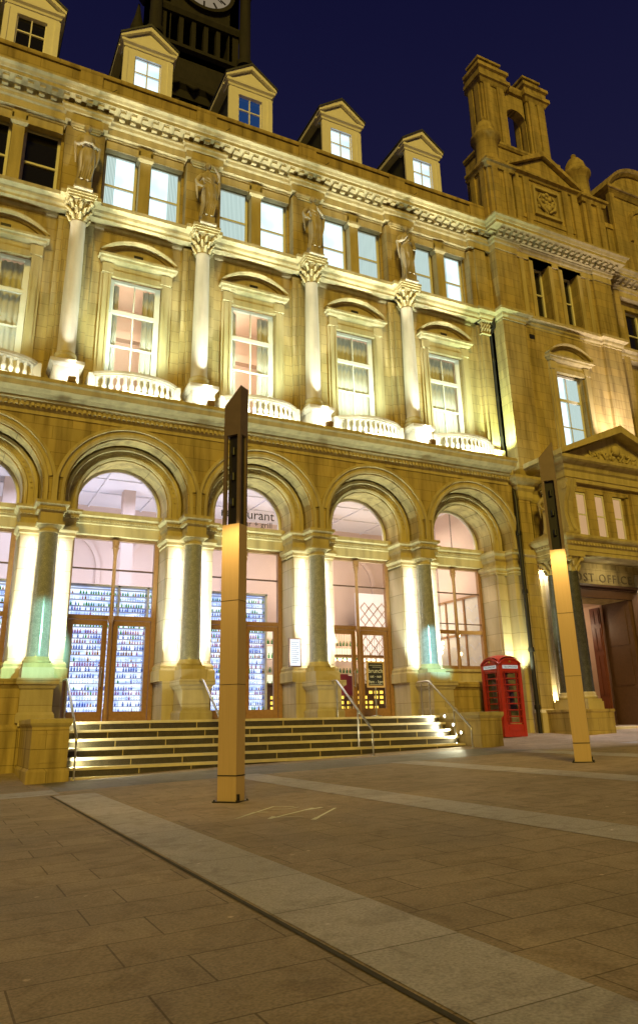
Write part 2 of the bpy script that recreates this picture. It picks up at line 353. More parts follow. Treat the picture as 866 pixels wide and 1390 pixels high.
# light pattern thrown by the totem lamps, built as thin pale sheets
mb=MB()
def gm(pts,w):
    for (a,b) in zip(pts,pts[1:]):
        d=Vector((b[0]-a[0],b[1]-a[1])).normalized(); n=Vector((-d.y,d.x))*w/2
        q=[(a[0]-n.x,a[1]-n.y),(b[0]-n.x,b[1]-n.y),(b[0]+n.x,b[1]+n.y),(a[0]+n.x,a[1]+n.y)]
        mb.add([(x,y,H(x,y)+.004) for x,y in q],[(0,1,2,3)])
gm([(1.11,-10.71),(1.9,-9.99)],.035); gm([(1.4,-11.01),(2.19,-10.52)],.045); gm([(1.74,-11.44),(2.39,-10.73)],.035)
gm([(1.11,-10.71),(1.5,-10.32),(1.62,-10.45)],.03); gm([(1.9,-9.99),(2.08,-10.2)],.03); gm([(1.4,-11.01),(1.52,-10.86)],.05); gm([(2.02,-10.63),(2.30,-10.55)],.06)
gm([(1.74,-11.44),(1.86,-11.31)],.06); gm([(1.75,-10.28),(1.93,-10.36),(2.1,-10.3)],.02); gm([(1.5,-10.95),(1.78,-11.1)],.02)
link('projected_light_marks',(mb,M['chalk_and_light']),kind='structure')

# ------------------------------------------------------------------ main building
BLD=empty('stone_building',(7,0,-.8),'long Victorian sandstone post office front with arcade, balconies, dormers and gabled corner pavilion','building')
def P(name,mb,mat,at=(0,0,0),parent=None,label=None): return link(name,(mb,mat),parent or BLD,at,label)
K0,K1=-2,4                      # column lines k=-2..4 (4 is the engaged pier by the pavilion)
X0=K0*B
PX0,PX1,PYF=15.65,21.95,-.15     # corner pavilion
UW=.5                           # upper wall plane
LW=-.3                          # arcade wall plane
ZC=5.85
def rng(a,b): return range(a,b)

# --- arcade wall (one mesh, arches cut), with spandrels
mb=MB()
for k in rng(K0,4):
    c=(k+.5)*B
    mb.archwall(c,B/2,ZC,1.62,5.5,7.85,LW,.32)
P('arcade_wall',mb,M['wall'])
mb=MB()
for k in rng(K0,4):
    c=(k+.5)*B
    mb.archwall(c,B/2,ZC,1.2,5.45,7.8,.3,1.16)
P('arcade_inner_wall',mb,M['wall'])
am=MB(); prof=[(1.66,LW+.02),(1.66,LW-.05),(1.74,LW-.07),(1.76,LW-.04),(1.84,LW-.05),(1.86,LW-.11),(1.94,LW-.11),(1.94,LW+.02)]
am.arch(prof,0,ZC,6.2,a0=.02,a1=PI-.02)
# keep the moulded ring clear of its neighbours by springing where the rings meet
am=MB(); a_=math.asin(.36/1.94)
am.arch(prof,0,ZC,None,a0=a_,a1=PI-a_)
am.arch([(1.66,LW+.02),(1.66,LW-.05),(1.74,LW-.07),(1.74,LW+.02)],0,ZC,5.52,a0=0,a1=PI)
am.box(-1.905,-1.83,LW-.105,LW+.02,5.5,6.24); am.box(1.83,1.895,LW-.107,LW+.02,5.5,6.24)
ame=am.mesh('archivolt',M['trim'])
im=MB(); im.arch([(1.24,.31),(1.24,.24),(1.30,.21),(1.33,.25),(1.46,.23),(1.48,.17),(1.56,.17),(1.56,.31)],0,ZC,5.52)
for i in range(1,30):                 # bead ornament round the inner ring
    a=PI*i/30; im.cbox(1.4*math.cos(a),.225,ZC+1.4*math.sin(a),.018,.02,.018)
ime=im.mesh('inner_archivolt',M['trim'])
for k in rng(K0,4):
    link('archivolt',ame,BLD,((k+.5)*B,0,0)); link('inner_archivolt',ime,BLD,((k+.5)*B,0,0))

# --- transom bands across openings
tm=MB(); tm.sweep([(-.1,5.05),(.12,5.05),(.12,5.32),(.16,5.34),(.16,5.48),(.24,5.55),(.24,5.66),(-.1,5.66)],[(-1.25,1.0),(1.25,1.0)])
for i in range(34): tm.cbox(-1.2+i*.0727,.82,5.43,.022,.025,.035)
tme=tm.mesh('transom_band',M['trim'])

# --- lower piers, columns
pm=MB()                                   # pier behind each column with side pilasters
pm.box(-.66,.66,.30,1.3,1.15,5.0); 
pm.box(-.64,-.30,.24,.34,1.55,4.72); pm.box(.30,.64,.24,.34,1.55,4.72)
pme=pm.mesh('pier',M['pier'])
pb=MB(); pb.sweep([(-.02,1.15),(.10,1.15),(.10,1.42),(.06,1.47),(.07,1.53),(.02,1.6),(-.02,1.6)],[(-.66,1.3),(-.66,.26),(.66,.26),(.66,1.3)])
pbe=pb.mesh('pier_base',M['trim'])
cp=MB()
cp.sweep([(-.05,4.70),(.02,4.70),(.02,4.76),(.05,4.78),(.05,4.86),(.11,4.92),(.11,5.02),(-.05,5.02)],[(-.64,1.2),(-.64,.25),(.64,.25),(.64,1.2)])
cp.sweep([(-.05,5.02),(.02,5.02),(.02,5.18),(.07,5.24),(.07,5.36),(.15,5.44),(.15,5.5),(-.05,5.5)],[(-.66,1.2),(-.66,.25),(.66,.25),(.66,1.2)])
for s in (-1,1):
    for i in range(5): cp.cbox(s*(.36+i*.085),.15,5.3,.025,.025,.035)
cpe=cp.mesh('impost',M['trim'])
bm_=MB()                                  # block over the free column
bm_.box(-.27,.27,-.29,.4,4.98,5.2)
bm_.sweep([(-.2,5.2),(.0,5.2),(.0,5.24),(.06,5.27),(.06,5.38),(.14,5.44),(.14,5.52),(-.2,5.52)],[(-.27,.5),(-.27,-.29),(.27,-.29),(.27,.5)])
for i in range(7): bm_.cbox(-.27+i*.09,-.36,5.32,.025,.025,.035)
for i in range(6): bm_.cbox(-.34,-.26+i*.09,5.32,.025,.025,.035)
bme=bm_.mesh('impost_block',M['trim'])
sh=MB(); sh.lathe(0,0,[(.275,1.66),(.262,1.72),(.258,2.2),(.25,3.4),(.232,4.78)],32)
she=sh.mesh('shaft',M['granite'])
cb=MB(); cb.box(-.33,.33,-.33,.33,1.40,1.52); cb.lathe(0,0,[(.31,1.52),(.33,1.55),(.33,1.58),(.30,1.61),(.28,1.63),(.29,1.66),(.27,1.68)],28)
cbe=cb.mesh('base',M['trim'])
cc=MB(); cc.lathe(0,0,[(.235,4.74),(.255,4.76),(.255,4.79),(.235,4.8),(.235,4.84),(.30,4.92),(.30,4.94)],28); cc.box(-.33,.33,-.33,.33,4.93,5.0)
cce=cc.mesh('capital',M['trim'])
ped=MB(); ped.box(-.36,.36,-.62,.34,.17,.92)
ped.sweep([(-.1,.17),(.06,.17),(.06,.34),(.02,.4),(-.1,.4)],[(-.36,.34),(-.36,-.62),(.36,-.62),(.36,.34)])
ped.sweep([(-.1,.92),(.03,.92),(.06,.99),(.11,1.02),(.11,1.15),(-.1,1.15)],[(-.36,.34),(-.36,-.62),(.36,-.62),(.36,.34)])
ped.box(-.36,.36,-.50,.2,1.15,1.41)
ped.box(-.66,-.3,.16,1.2,.17,1.155); ped.box(.3,.66,.16,1.2,.17,1.155)
pede=ped.mesh('pedestal',M['pier'])
for k in rng(K0,4):
    x=k*B
    c=link('column',she,BLD,(x,0,0)); link('base',cbe,c,(x,0,0)); link('capital',cce,c,(x,0,0)); link('pedestal',pede,c,(x,0,0))
    link('pier',pme,BLD,(x,0,0)); link('pier_base',pbe,BLD,(x,0,0)); link('impost',cpe,BLD,(x,0,0)); link('impost_block',bme,BLD,(x,0,0))
# engaged piers at k=4
mb=MB(); x=4*B
mb.box(x-.66,x+.75,.30,1.3,.0,5.0); mb.box(x-.64,x-.34,.2,.34,-.4,4.72); mb.box(x-.2,x+.3,-.12,.34,-.6,4.72); mb.box(x+.36,x+.56,.12,.4,-.6,4.72)
P('end_pier',mb,M['pier'])
mb=MB(); mb.sweep([(-.05,4.70),(.02,4.70),(.02,4.76),(.05,4.78),(.05,4.86),(.11,4.92),(.11,5.02),(.02,5.04),(.02,5.18),(.07,5.24),(.07,5.36),(.15,5.44),(.15,5.52),(-.05,5.52)],[(x-.66,1.2),(x-.66,.22),(x-.2,.22),(x-.2,-.14),(x+.32,-.14),(x+.32,.2),(x+.6,.2)])
P('end_impost',mb,M['trim'])
# outer plinth under the window bays (left of the steps and right of them)
mb=MB()
for a,b_ in ((X0-2,-.36),(11.4,15.0)):
    mb=MB(); mb.box(a,b_,.20 if a>0 else -.58,1.2,-1.2,1.0)
    mb.sweep([(-.1,.92),(.0,.92),(.06,1.0),(.10,1.02),(.10,1.14),(-.1,1.14)],[(a,.2 if a>0 else -.58),(b_,.2 if a>0 else -.58)])
    mb.sweep([(-.1,-1.2),(.10,-1.2),(.10,.05),(.03,.14),(-.1,.14)],[(a,.2 if a>0 else -.58),(b_,.2 if a>0 else -.58)])
    mb.box(a,b_,.24,1.2,1.14,1.18); P('plinth_wall',mb,M['wall'])
for xx in (11.4,0,-B):
    mb=MB(); mb.box(xx-.36,xx+.36,-.64,.3,-1.2,.168); P('plinth_block',mb,M['wall'])

# --- doors and windows of the arcade
def leaf(mb,x0,x1,y,z0,z1,t,d=.05,bot=None):
    mb.box(x0,x0+t,y-d,y+d,z0,z1); mb.box(x1-t,x1,y-d,y+d,z0,z1); mb.box(x0+t,x1-t,y-d,y+d,z1-t,z1); mb.box(x0+t,x1-t,y-d,y+d,z0,z0+(bot or t))
def arcade_frame(door):
    m=MB(); y=1.12
    z0=.17 if door else 1.62
    m.box(-1.22,-1.10,y-.07,y+.07,z0,5.06); m.box(1.10,1.22,y-.07,y+.07,z0,5.06); m.box(-1.1,1.1,y-.07,y+.07,4.96,5.06)
    m.box(-1.1,1.1,y-.05,y+.05,2.78,2.90)
    if not door: m.box(-1.1,1.1,y-.06,y+.06,z0,z0+.12)
    me=m.mesh('door_frame' if door else 'window_frame',M['wood'])
    b=MB(); b.box(-1.1,1.1,y-.03,y+.03,4.13,4.17); 
    if not door: b.box(-1.1,1.1,y-.03,y+.03,3.1,3.13)
    be=b.mesh('glazing_bar',M['darkwood'])
    mu=MB(); mu.lathe(0,y-.1,[(.075,z0),(.075,z0+.3),(.055,z0+.36),(.055,2.7),(.08,2.74),(.08,2.86),(.055,2.9),(.048,4.55),(.06,4.58),(.06,4.62),(.07,4.66),(.10,4.9),(.10,4.96)],12)
    for i in range(8):
        a=PI*i/4; mu.ball((.08*math.cos(a),y-.1+.08*math.sin(a),4.74+.08*(i%2)),.028,6,4)
    mue=mu.mesh('mullion',M['wood'])
    gl=MB(); gl.add([(-1.12,y,z0),(1.12,y,z0),(1.12,y,5.0),(-1.12,y,5.0)],[(0,1,2,3)])
    ge=gl.mesh('pane',M['glass'])
    return me,be,mue,ge
dfr=arcade_frame(True); wfr=arcade_frame(False)
lv=[]
for s in (-1,1):
    m=MB(); 
    a,b_=(.07,1.09) if s>0 else (-1.09,-.07)
    leaf(m,a,b_,1.12,.19,2.77,.13,.035,.24); lv.append(m.mesh('door_leaf',M['wood']))
hm=MB(); hm.tube([(0,1.0,1.05),(0,1.0,1.55)],.018,8); hm.tube([(0,1.0,1.1),(0,1.1,1.1)],.012,6); hm.tube([(0,1.0,1.5),(0,1.1,1.5)],.012,6)
hme=hm.mesh('handle',M['steel'])
lun=MB(); n=28; pts=[(-1.2,5.66)]+[(-1.2*math.cos(PI*i/n),ZC+1.2*math.sin(PI*i/n)) for i in range(n+1)]+[(1.2,5.66)]
lun.add([(a,1.13,b_) for a,b_ in pts],[tuple(range(len(pts)))]); lune=lun.mesh('lunette_pane',M['glass'])
lf=MB(); lf.arch([(1.13,1.06),(1.21,1.06),(1.21,1.16),(1.13,1.16)],0,ZC,5.6); lfe=lf.mesh('lunette_frame',M['frame'])
sill=MB(); sill.sweep([(-.3,1.12),(.1,1.12),(.1,1.2),(.04,1.25),(.04,1.5),(.12,1.54),(.12,1.62),(-.3,1.62)],[(-1.3,.95),(1.3,.95)]); sille=sill.mesh('window_sill',M['trim'])
for k in rng(K0,4):
    c=(k+.5)*B; door=k in (0,1,2)
    me,be,mue,ge=dfr if door else wfr
    w=link('entrance_doors' if door else 'arcade_window',me,BLD,(c,0,0))
    link('glazing_bar',be,w,(c,0,0)); link('mullion',mue,w,(c,0,0)); link('pane',ge,w,(c,0,0))
    if door:
        for s,l in zip((-1,1),lv): link('door_leaf',l,w,(c,0,0))
        link('handle',hme,w,(c-.17,0,0)); 
    else: link('window_sill',sille,BLD,(c,0,0))
    l=link('lunette',lfe,BLD,(c,0,0)); link('pane',lune,l,(c,0,0))
    link('transom_band',tme,BLD,(c,0,0))

def textmesh(name,s,size,mat,loc,parent=None,rot=(PI/2,0,0),ext=.004,align='CENTER',**kw):
    cu=bpy.data.curves.new(name,'FONT'); cu.body=s; cu.size=size; cu.extrude=ext; cu.align_x=align; cu.resolution_u=3
    for a,b in kw.items(): setattr(cu,a,b)
    o=bpy.data.objects.new(name,cu); C.objects.link(o); bpy.context.view_layer.update()
    me=bpy.data.meshes.new_from_object(o.evaluated_get(bpy.context.evaluated_depsgraph_get())); bpy.data.objects.remove(o)
    me.transform(Matrix.Rotation(rot[2],4,'Z')@Matrix.Rotation(rot[0],4,'X')); me.materials.clear(); me.materials.append(mat)
    return link(name,me,parent,loc)
c=1.5*B
textmesh('restaurant_lettering','restaurant',.42,M['lettering'],(c+.12,1.1,6.02),BLD,ext=.003)
textmesh('bar_lettering','bar + grill',.26,M['lettering'],(c+.42,1.1,5.78),BLD,ext=.003)

# --- string course / balcony level cornice
mb=MB()
pr=[(-.5,7.8),(.03,7.8),(.03,7.9),(.10,7.96),(.10,8.06),(.20,8.14),(.20,8.2),(.30,8.28),(.52,8.34),(.56,8.46),(.62,8.5),(.62,8.6),(-.5,8.6)]
mb.sweep(pr,[(X0-2,LW),(14.98,LW)])
for i in range(int((15.2-X0)/.13)):
    mb.cbox(X0+.1+i*.13,LW-.13,8.02,.035,.035,.045)
mb.box(X0-2,14.98,-.2,.6,8.3,8.58); mb.box(14.98,15.7,.1,.6,7.0,8.58)
P('balcony_cornice',mb,M['trim'])

# --- upper wall with window openings
mb=MB()
for k in rng(K0,4):
    c=(k+.5)*B; L,R=c-B/2,c+B/2
    Y0,Y1=UW,UW+.5
    mb.box(L,c-.8,Y0,Y1,8.55,13.05); mb.box(c+.8,R,Y0,Y1,8.55,13.05); mb.box(c-.8,c+.8,Y0,Y1,8.55,9.25)
    mb.box(L,R,Y0,Y1,13.05,15.05)
    mb.box(L,c-1.24,Y0,Y1,15.05,17.62); mb.box(c+1.24,R,Y0,Y1,15.05,17.62); mb.box(c-.16,c+.16,Y0,Y1,15.05,17.62)
    mb.box(L,R,Y0,Y1,17.62,18.7)
mb.box(15.2,PX0+.3,UW,UW+.5,8.55,18.7)
P('upper_wall',mb,M['wall'])

# panel frames round first floor bays and responds behind columns
mb=MB()
for k in rng(K0,4):
    x=k*B; mb.box(x-.52,x+.52,.38,UW+.02,8.58,14.5); mb.box(x-.34,x+.34,.27,.40,9.3,14.2)
    mb.box(x-.52,x+.52,.32,.40,8.58,9.35)
x=4*B; mb.box(x-.30,x+.26,.38,UW+.02,8.58,14.5); mb.box(x-.2,x+.16,.28,.40,9.3,14.1); mb.box(x-.34,x+.3,.22,.40,8.58,9.35)
P('respond',mb,M['wall'])
mb=MB()
for k in rng(K0,4):
    c=(k+.5)*B
    mb.sweep([(-.05,14.46),(.02,14.46),(.06,14.5),(.06,14.62),(-.05,14.62)],[(c-1.36,UW),(c+1.36,UW)])
P('panel_mould',mb,M['trim'])

# band course over the first floor
path=[]
for k in rng(K0,4):
    x=k*B; path+=[(x-.34,.2),(x-.34,.05),(x+.34,.05),(x+.34,.2)]
path=[(X0-2,.2)]+path+[(15.2-.3,.2),(15.2-.3,.12),(15.2+.22,.12),(15.2+.22,.2),(PX0-.0,.2),(PX0-.0,-.28),(16.75,-.28),(16.75,-.15),(20.95,-.15),(20.95,-.28),(PX1,-.28),(PX1,.2),(34,.2)]
prof=[(-.6,14.62),(.02,14.62),(.02,14.7),(.08,14.76),(.10,14.86),(.18,14.9),(.24,14.92),(.24,15.04),(-.6,15.06)]
mb=MB(); mb.sweep(prof,path)
P('sill_course',mb,M['trim'])

# --- first floor columns
shm=MB(); shm.lathe(0,0,[(.26,9.80),(.245,9.84),(.243,10.6),(.236,11.8),(.212,14.02),(.225,14.05),(.225,14.09),(.21,14.1)],32); she2=shm.mesh('shaft',M['col'])
b2=MB(); b2.box(-.33,.33,-.33,.33,9.40,9.52); b2.lathe(0,0,[(.31,9.52),(.34,9.56),(.34,9.60),(.30,9.64),(.275,9.68),(.275,9.72),(.30,9.75),(.28,9.8),(.26,9.82)],28); b2e=b2.mesh('base',M['trim'])
c2=MB(); c2.lathe(0,0,[(.21,14.08),(.215,14.2),(.225,14.4),(.26,14.6),(.34,14.72)],20)
for ring,(z,r,cnt,hh) in enumerate(((14.12,.225,8,.2),(14.30,.24,8,.2),(14.46,.27,8,.16))):
    for i in range(cnt):
        a=2*PI*(i+.5*(ring%2))/cnt; ca,sa=math.cos(a),math.sin(a)
        c2.tube([(ca*r,sa*r,z),(ca*(r+.035),sa*(r+.035),z+hh*.5),(ca*(r+.10),sa*(r+.10),z+hh*.9),(ca*(r+.13),sa*(r+.13),z+hh*.75)],[.055,.06,.04,.02],6)
for i in range(4):
    a=PI/4+i*PI/2; ca,sa=math.cos(a),math.sin(a)
    c2.ball((ca*.43,sa*.43,14.66),.07,8,6); c2.tube([(ca*.25,sa*.25,14.5),(ca*.36,sa*.36,14.66),(ca*.44,sa*.44,14.73)],[.03,.035,.03],6)
for i in range(4):
    a=i*PI/2; c2.ball((math.cos(a)*.34,math.sin(a)*.34,14.72),.05,6,5)
c2.box(-.37,.37,-.37,.37,14.74,14.82); c2.box(-.40,.40,-.40,.40,14.82,14.9); c2.box(-.43,.43,-.43,.43,14.9,14.99)
c2e=c2.mesh('capital',M['trim'])
p2=MB(); p2.box(-.34,.34,-.50,.4,8.58,9.26)
p2.sweep([(-.1,8.58),(.05,8.58),(.05,8.70),(.0,8.76),(-.1,8.76)],[(-.34,.4),(-.34,-.5),(.34,-.5),(.34,.4)])
p2.sweep([(-.1,9.22),(.02,9.22),(.08,9.28),(.10,9.30),(.10,9.40),(-.1,9.41)],[(-.34,.4),(-.34,-.5),(.34,-.5),(.34,.4)])
p2e=p2.mesh('pedestal',M['col'])
for k in rng(K0,4):
    x=k*B; c=link('upper_column',she2,BLD,(x,0,0)); link('base',b2e,c,(x,0,0)); link('capital',c2e,c,(x,0,0)); link('pedestal',p2e,c,(x,0,0))
# pilaster capital at k=4
mb=MB(); x=4*B
for zz in (14.15,14.32,14.48):
    for i in range(4): mb.tube([(x-.2+i*.12,.28,zz),(x-.2+i*.12,.24,zz+.1),(x-.2+i*.12,.17,zz+.17)],[.05,.05,.025],6)
mb.box(x-.24,x+.2,.2,.4,14.08,14.12); mb.box(x-.28,x+.24,.16,.4,14.6,14.64)
P('pilaster_capital',mb,M['trim'])

# --- first floor windows (sash) with segmental pediments
arc=MB(); y=UW
for s in (-1,1):
    arc.box(s*.80,s*1.0,y-.09,y+.02,9.2,12.98); arc.box(s*1.0,s*1.08,y-.05,y+.02,9.2,13.0)
    arc.box(s*.78,s*.84,y-.12,y+.02,9.2,12.98)
    arc.box(s*.72,s*1.12,y-.13,y+.02,12.98,13.2) if False else None
arc.box(-.84,.84,y-.09,y+.02,12.9,13.1); arc.box(-1.06,-.72,y-.13,y+.02,12.98,13.3); arc.box(.72,1.06,y-.13,y+.02,12.98,13.3); arc.box(-.72,.72,y-.07,y+.02,13.1,13.3)
arce=arc.mesh('architrave',M['trim'])
pd=MB(); pd.sweep([(-.3,13.28),(.04,13.28),(.06,13.33),(.20,13.38),(.22,13.45),(.28,13.47),(.28,13.55),(-.3,13.55)],[(-.92,.8),(-.92,UW-.02),(.92,UW-.02),(.92,.8)])
R_=1.62; zc_=13.50+.66-R_; am0=math.acos(1.18/R_)
pd.arch([(R_-.16,UW+.05),(R_-.16,UW-.12),(R_-.10,UW-.16),(R_-.10,UW-.24),(R_-.02,UW-.28),(R_,UW-.28),(R_,UW+.05)],0,zc_,None,n=24,a0=am0,a1=PI-am0)
tp=[(-1.1,13.5)]+[((R_-.12)*math.cos(PI-am0-(PI-2*am0)*i/20),zc_+(R_-.12)*math.sin(PI-am0-(PI-2*am0)*i/20)) for i in range(21)]+[(1.1,13.5)]
pd.prism(tp,UW-.06,UW+.04,'y')
pde=pd.mesh('pediment',M['trim'])
pv=MB(); pv.box(-.14,.14,UW-.075,UW-.05,13.68,13.80); pve=pv.mesh('vent',M['iron'])
sf=MB(); y=.72
leaf(sf,-.78,.78,y,9.2,12.95,.09,.05); sf.box(-.7,.7,y-.06,y+.04,11.80,11.92)
for z0,z1 in ((9.29,11.8),(11.92,12.86)): sf.box(-.018,.018,y-.03,y+.03,z0,z1)
sf.box(-.69,.69,y-.03,y+.03,10.72,10.765); sf.box(-.69,-.62,y-.04,y+.03,9.3,12.86); sf.box(.62,.69,y-.04,y+.03,9.3,12.86)
sfe=sf.mesh('sash_frame',M['frame'])
gp=MB(); gp.add([(-.7,y+.01,9.25),(.7,y+.01,9.25),(.7,y+.01,12.9),(-.7,y+.01,12.9)],[(0,1,2,3)]); gpe=gp.mesh('pane',M['glass'])
rv=MB(); rv.box(-.81,-.78,.5,.85,9.2,12.98); rv.box(.78,.81,.5,.85,9.2,12.98)
def wavy(x0,x1,y,z0,z1,amp=.04,wl=.16,n=40):
    m=MB(); vs=[];fs=[]
    for i in range(n+1):
        x=x0+(x1-x0)*i/n; yy=y+amp*math.sin(2*PI*x/wl)+.3*amp*math.sin(2*PI*x/(wl*.37)+1)
        vs+=[(x,yy,z0),(x,yy,z1)]
    for i in range(n): fs.append((2*i,2*i+2,2*i+3,2*i+1))
    m.add(vs,fs,True); return m
cur_full=wavy(-.72,.72,.92,9.25,12.9).mesh('net_curtain',M['curtain'])
cur_side=wavy(-.72,-.42,.9,9.25,12.9); m2=wavy(.3,.72,.9,9.25,12.9); cur_side.add(m2.v,m2.f,True); cur_side=cur_side.mesh('side_curtain',M['curtain'])
rm=MB()  # little room behind each first floor window: back, sides, ceiling, floor
rm.add([(-1.7,1.02,8.9),(1.7,1.02,8.9),(1.7,4.4,8.9),(-1.7,4.4,8.9),(-1.7,1.02,14.2),(1.7,1.02,14.2),(1.7,4.4,14.2),(-1.7,4.4,14.2)],
   [(0,1,2,3),(4,7,6,5),(3,2,6,7),(0,3,7,4),(1,5,6,2)])
rm.box(-1.7,1.7,4.1,4.4,12.9,13.2); rm.box(-1.7,1.7,4.3,4.36,11.0,11.1); rm.box(-.9,-.5,4.32,4.36,9.5,11.0)
rme=rm.mesh('room',M['pink'])
for k in rng(K0,4):
    c=(k+.5)*B
    link('architrave',arce,BLD,(c,0,0)); q=link('pediment',pde,BLD,(c,0,0)); link('vent',pve,q,(c,0,0))
    w=link('sash_window',sfe,BLD,(c,0,0)); link('pane',gpe,w,(c,0,0)); link('room',rme,BLD,(c,0,0))
    link('curtain',cur_side if k in (0,1) else cur_full,w,(c,0,0))

# --- balconies
bw=1.27; sag=.48; ye=-.12
def bow(t): # t -1..1
    x=bw*t*.90; return x, ye-sag*(1-t*t)**.75
def bowstrip(mb,z0,z1,w,n=24,off=0):
    P_=[]
    for i in range(n+1):
        x,yv=bow(-1+2*i/n); P_.append((x,yv))
    mb.sweep([(-w/2,z0),(w/2,z0),(w/2,z1),(-w/2,z1)],P_)
bl=MB()
bowstrip(bl,9.19,9.24,.17); bowstrip(bl,9.24,9.32,.23); bowstrip(bl,8.60,8.72,.24)
bl.box(-bw-.02,-bw*.86,ye-.14,.4,8.6,9.3); bl.box(bw*.86,bw+.02,ye-.14,.4,8.6,9.3)
fl=[(bow(-1+2*i/20)) for i in range(21)]; bl.prism([(p[0],p[1]) for p in fl]+[(1.14,.4),(-1.14,.4)],8.585,8.61,'z')
ble=bl.mesh('balcony',M['col'])
ba=MB(); ba.lathe(0,0,[(.056,8.72),(.056,8.76),(.033,8.78),(.058,8.85),(.069,8.90),(.052,8.97),(.030,9.02),(.042,9.05),(.030,9.08),(.056,9.13),(.056,9.19)],12); bae=ba.mesh('baluster',M['col'])
for k in rng(K0,4):
    c=(k+.5)*B; b_=link('balcony',ble,BLD,(c,0,0))
    for i in range(13):
        x,yv=bow(-.93+1.86*i/12); link('baluster',bae,b_,(c+x,yv,0))

# --- second floor: windows, pilasters, statues' piers
pi_=MB(); pi_.box(-.58,.58,.14,UW+.02,15.04,17.62); pi_.box(-.40,.40,.04,.2,15.04,15.3); pi_.box(-.40,.40,.08,.2,17.55,17.7)
pi_.sweep([(-.1,17.6),(.02,17.6),(.08,17.68),(.08,17.76),(-.1,17.76)],[(-.40,.3),(-.40,.08),(.40,.08),(.40,.3)])
pie=pi_.mesh('statue_pier',M['wall'])
mp_=MB(); mp_.box(-.17,.17,.26,UW+.02,15.04,17.3); mp_.sweep([(-.1,17.18),(.02,17.18),(.08,17.26),(.08,17.36),(-.1,17.36)],[(-.17,.55),(-.17,.26),(.17,.26),(.17,.55)])
mp_.box(-.2,.2,.24,.5,15.04,15.14)
mpe=mp_.mesh('mullion_pilaster',M['trim'])
lt=MB()
for a,b_ in ((-1.24,-.17),(.17,1.24)):
    lt.box(a,b_,.3,UW+.02,17.36,17.64)
lt.sweep([(-.1,17.64),(.04,17.64),(.12,17.72),(.12,17.86),(-.1,17.86)],[(-1.3,UW-.08),(-.22,UW-.08)])
lt.sweep([(-.1,17.64),(.04,17.64),(.12,17.72),(.12,17.86),(-.1,17.86)],[(.22,UW-.08),(1.3,UW-.08)])
lt.box(-.22,.22,.3,UW+.02,17.36,17.86)
lte=lt.mesh('lintel',M['trim'])
sw=MB(); y=.66
leaf(sw,-1.24,-.18,y,15.05,17.45,.085,.05); sw.box(-1.16,-.26,y-.05,y+.03,16.2,16.27)
swl=sw.mesh('sash_window',M['frame'])
def pane_at(x0,x1,y,z0,z1,mat,name='pane'):
    m=MB(); m.add([(x0,y,z0),(x1,y,z0),(x1,y,z1),(x0,y,z1)],[(0,1,2,3)]); return m.mesh(name,mat)
full=pane_at(-1.17,-.25,y+.01,15.1,17.4,M['blind']); part=pane_at(-1.17,-.86,y,15.1,17.4,M['curtlit'],'curtain'); cl=pane_at(-1.17,-.25,y+.01,15.1,17.4,M['curtlit']); dk=pane_at(-1.17,-.25,y+.01,15.1,17.4,M['darkpane'])
partr=pane_at(-.58,-.25,y,15.1,17.4,M['curtlit'],'curtain')
pat={-2:('d','d'),-1:('d','d'),0:('p','r'),1:('c','f'),2:('f','c'),3:('c','p')}
for k in rng(K0,5):
    if k<4 or True:
        if k<4: link('statue_pier',pie,BLD,(k*B,0,0))
for k in rng(K0,4):
    c=(k+.5)*B
    link('mullion_pilaster',mpe,BLD,(c,0,0)); link('lintel',lte,BLD,(c,0,0))
    for s,t in zip((0,1),pat[k]):
        xx=c+s*1.42
        w=link('sash_window',swl,BLD,(xx,0,0))
        link('pane',{'d':dk,'p':full,'r':full,'c':cl,'f':full}[t],w,(xx,0,0))
        if t=='p': link('curtain',part,w,(xx,0,0))
        if t=='r': link('curtain',partr,w,(xx,0,0))
# edge pier near pavilion
mb=MB(); mb.box(14.62,PX0+.02,.14,UW+.02,15.04,17.62); mb.box(14.85,15.35,.04,.2,15.04,17.7)
P('end_pilaster',mb,M['wall'])

# --- main entablature and cornice
def cornpath(o=0,ress=.14):
    p=[(X0-2,.22-o)]
    for k in rng(K0,4):
        x=k*B; p+=[(x-.62,.22-o),(x-.62,.22-ress-o),(x+.62,.22-ress-o),(x+.62,.22-o)]
    p+=[(14.62,.22-o),(14.62,.08-o),(PX0,.08-o),(PX0,-.27-o),(16.75,-.27-o),(16.75,-.19-o),(20.95,-.19-o),(20.95,-.27-o),(PX1,-.27-o),(PX1,.22-o),(34,.22-o)]
    return p
def strpath(y,yp): return [(X0-2,y),(PX0-.0,y),(PX0-.0,yp),(PX1,yp),(PX1,y),(34,y)]
mb=MB(); mb.sweep([(-.5,17.8),(.02,17.8),(.02,18.06),(.08,18.10),(.10,18.2),(.14,18.24),(.14,18.3),(-.5,18.3)],cornpath())
P('frieze',mb,M['trim'])
mb=MB(); mb.sweep([(-.5,18.28),(.02,18.28),(.02,18.52),(-.5,18.52)],strpath(.12,-.42))
mb.sweep([(-.5,18.52),(.36,18.52),(.36,18.64),(.40,18.66),(.44,18.74),(.52,18.80),(.52,18.87),(-.5,18.9)],strpath(.1,-.52))
P('cornice',mb,M['trim'])
mo=MB(); mo.box(-.085,.085,-.33,0,18.40,18.52); mo.box(-.085,.085,-.12,0,18.30,18.42); mo.box(-.10,.10,-.35,0,18.485,18.518)
moe=mo.mesh('modillion',M['trim'])
i=0; x=X0
mq=MB()
def addmod(mb,x,y):
    mb.box(x-.085,x+.085,y-.29,y+.02,18.42,18.521); mb.box(x-.085,x+.085,y-.12,y+.02,18.31,18.43); mb.box(x-.10,x+.10,y-.31,y+.02,18.495,18.519)
addmod(mq,0,0); mqe=mq.mesh('modillion',M['trim'])
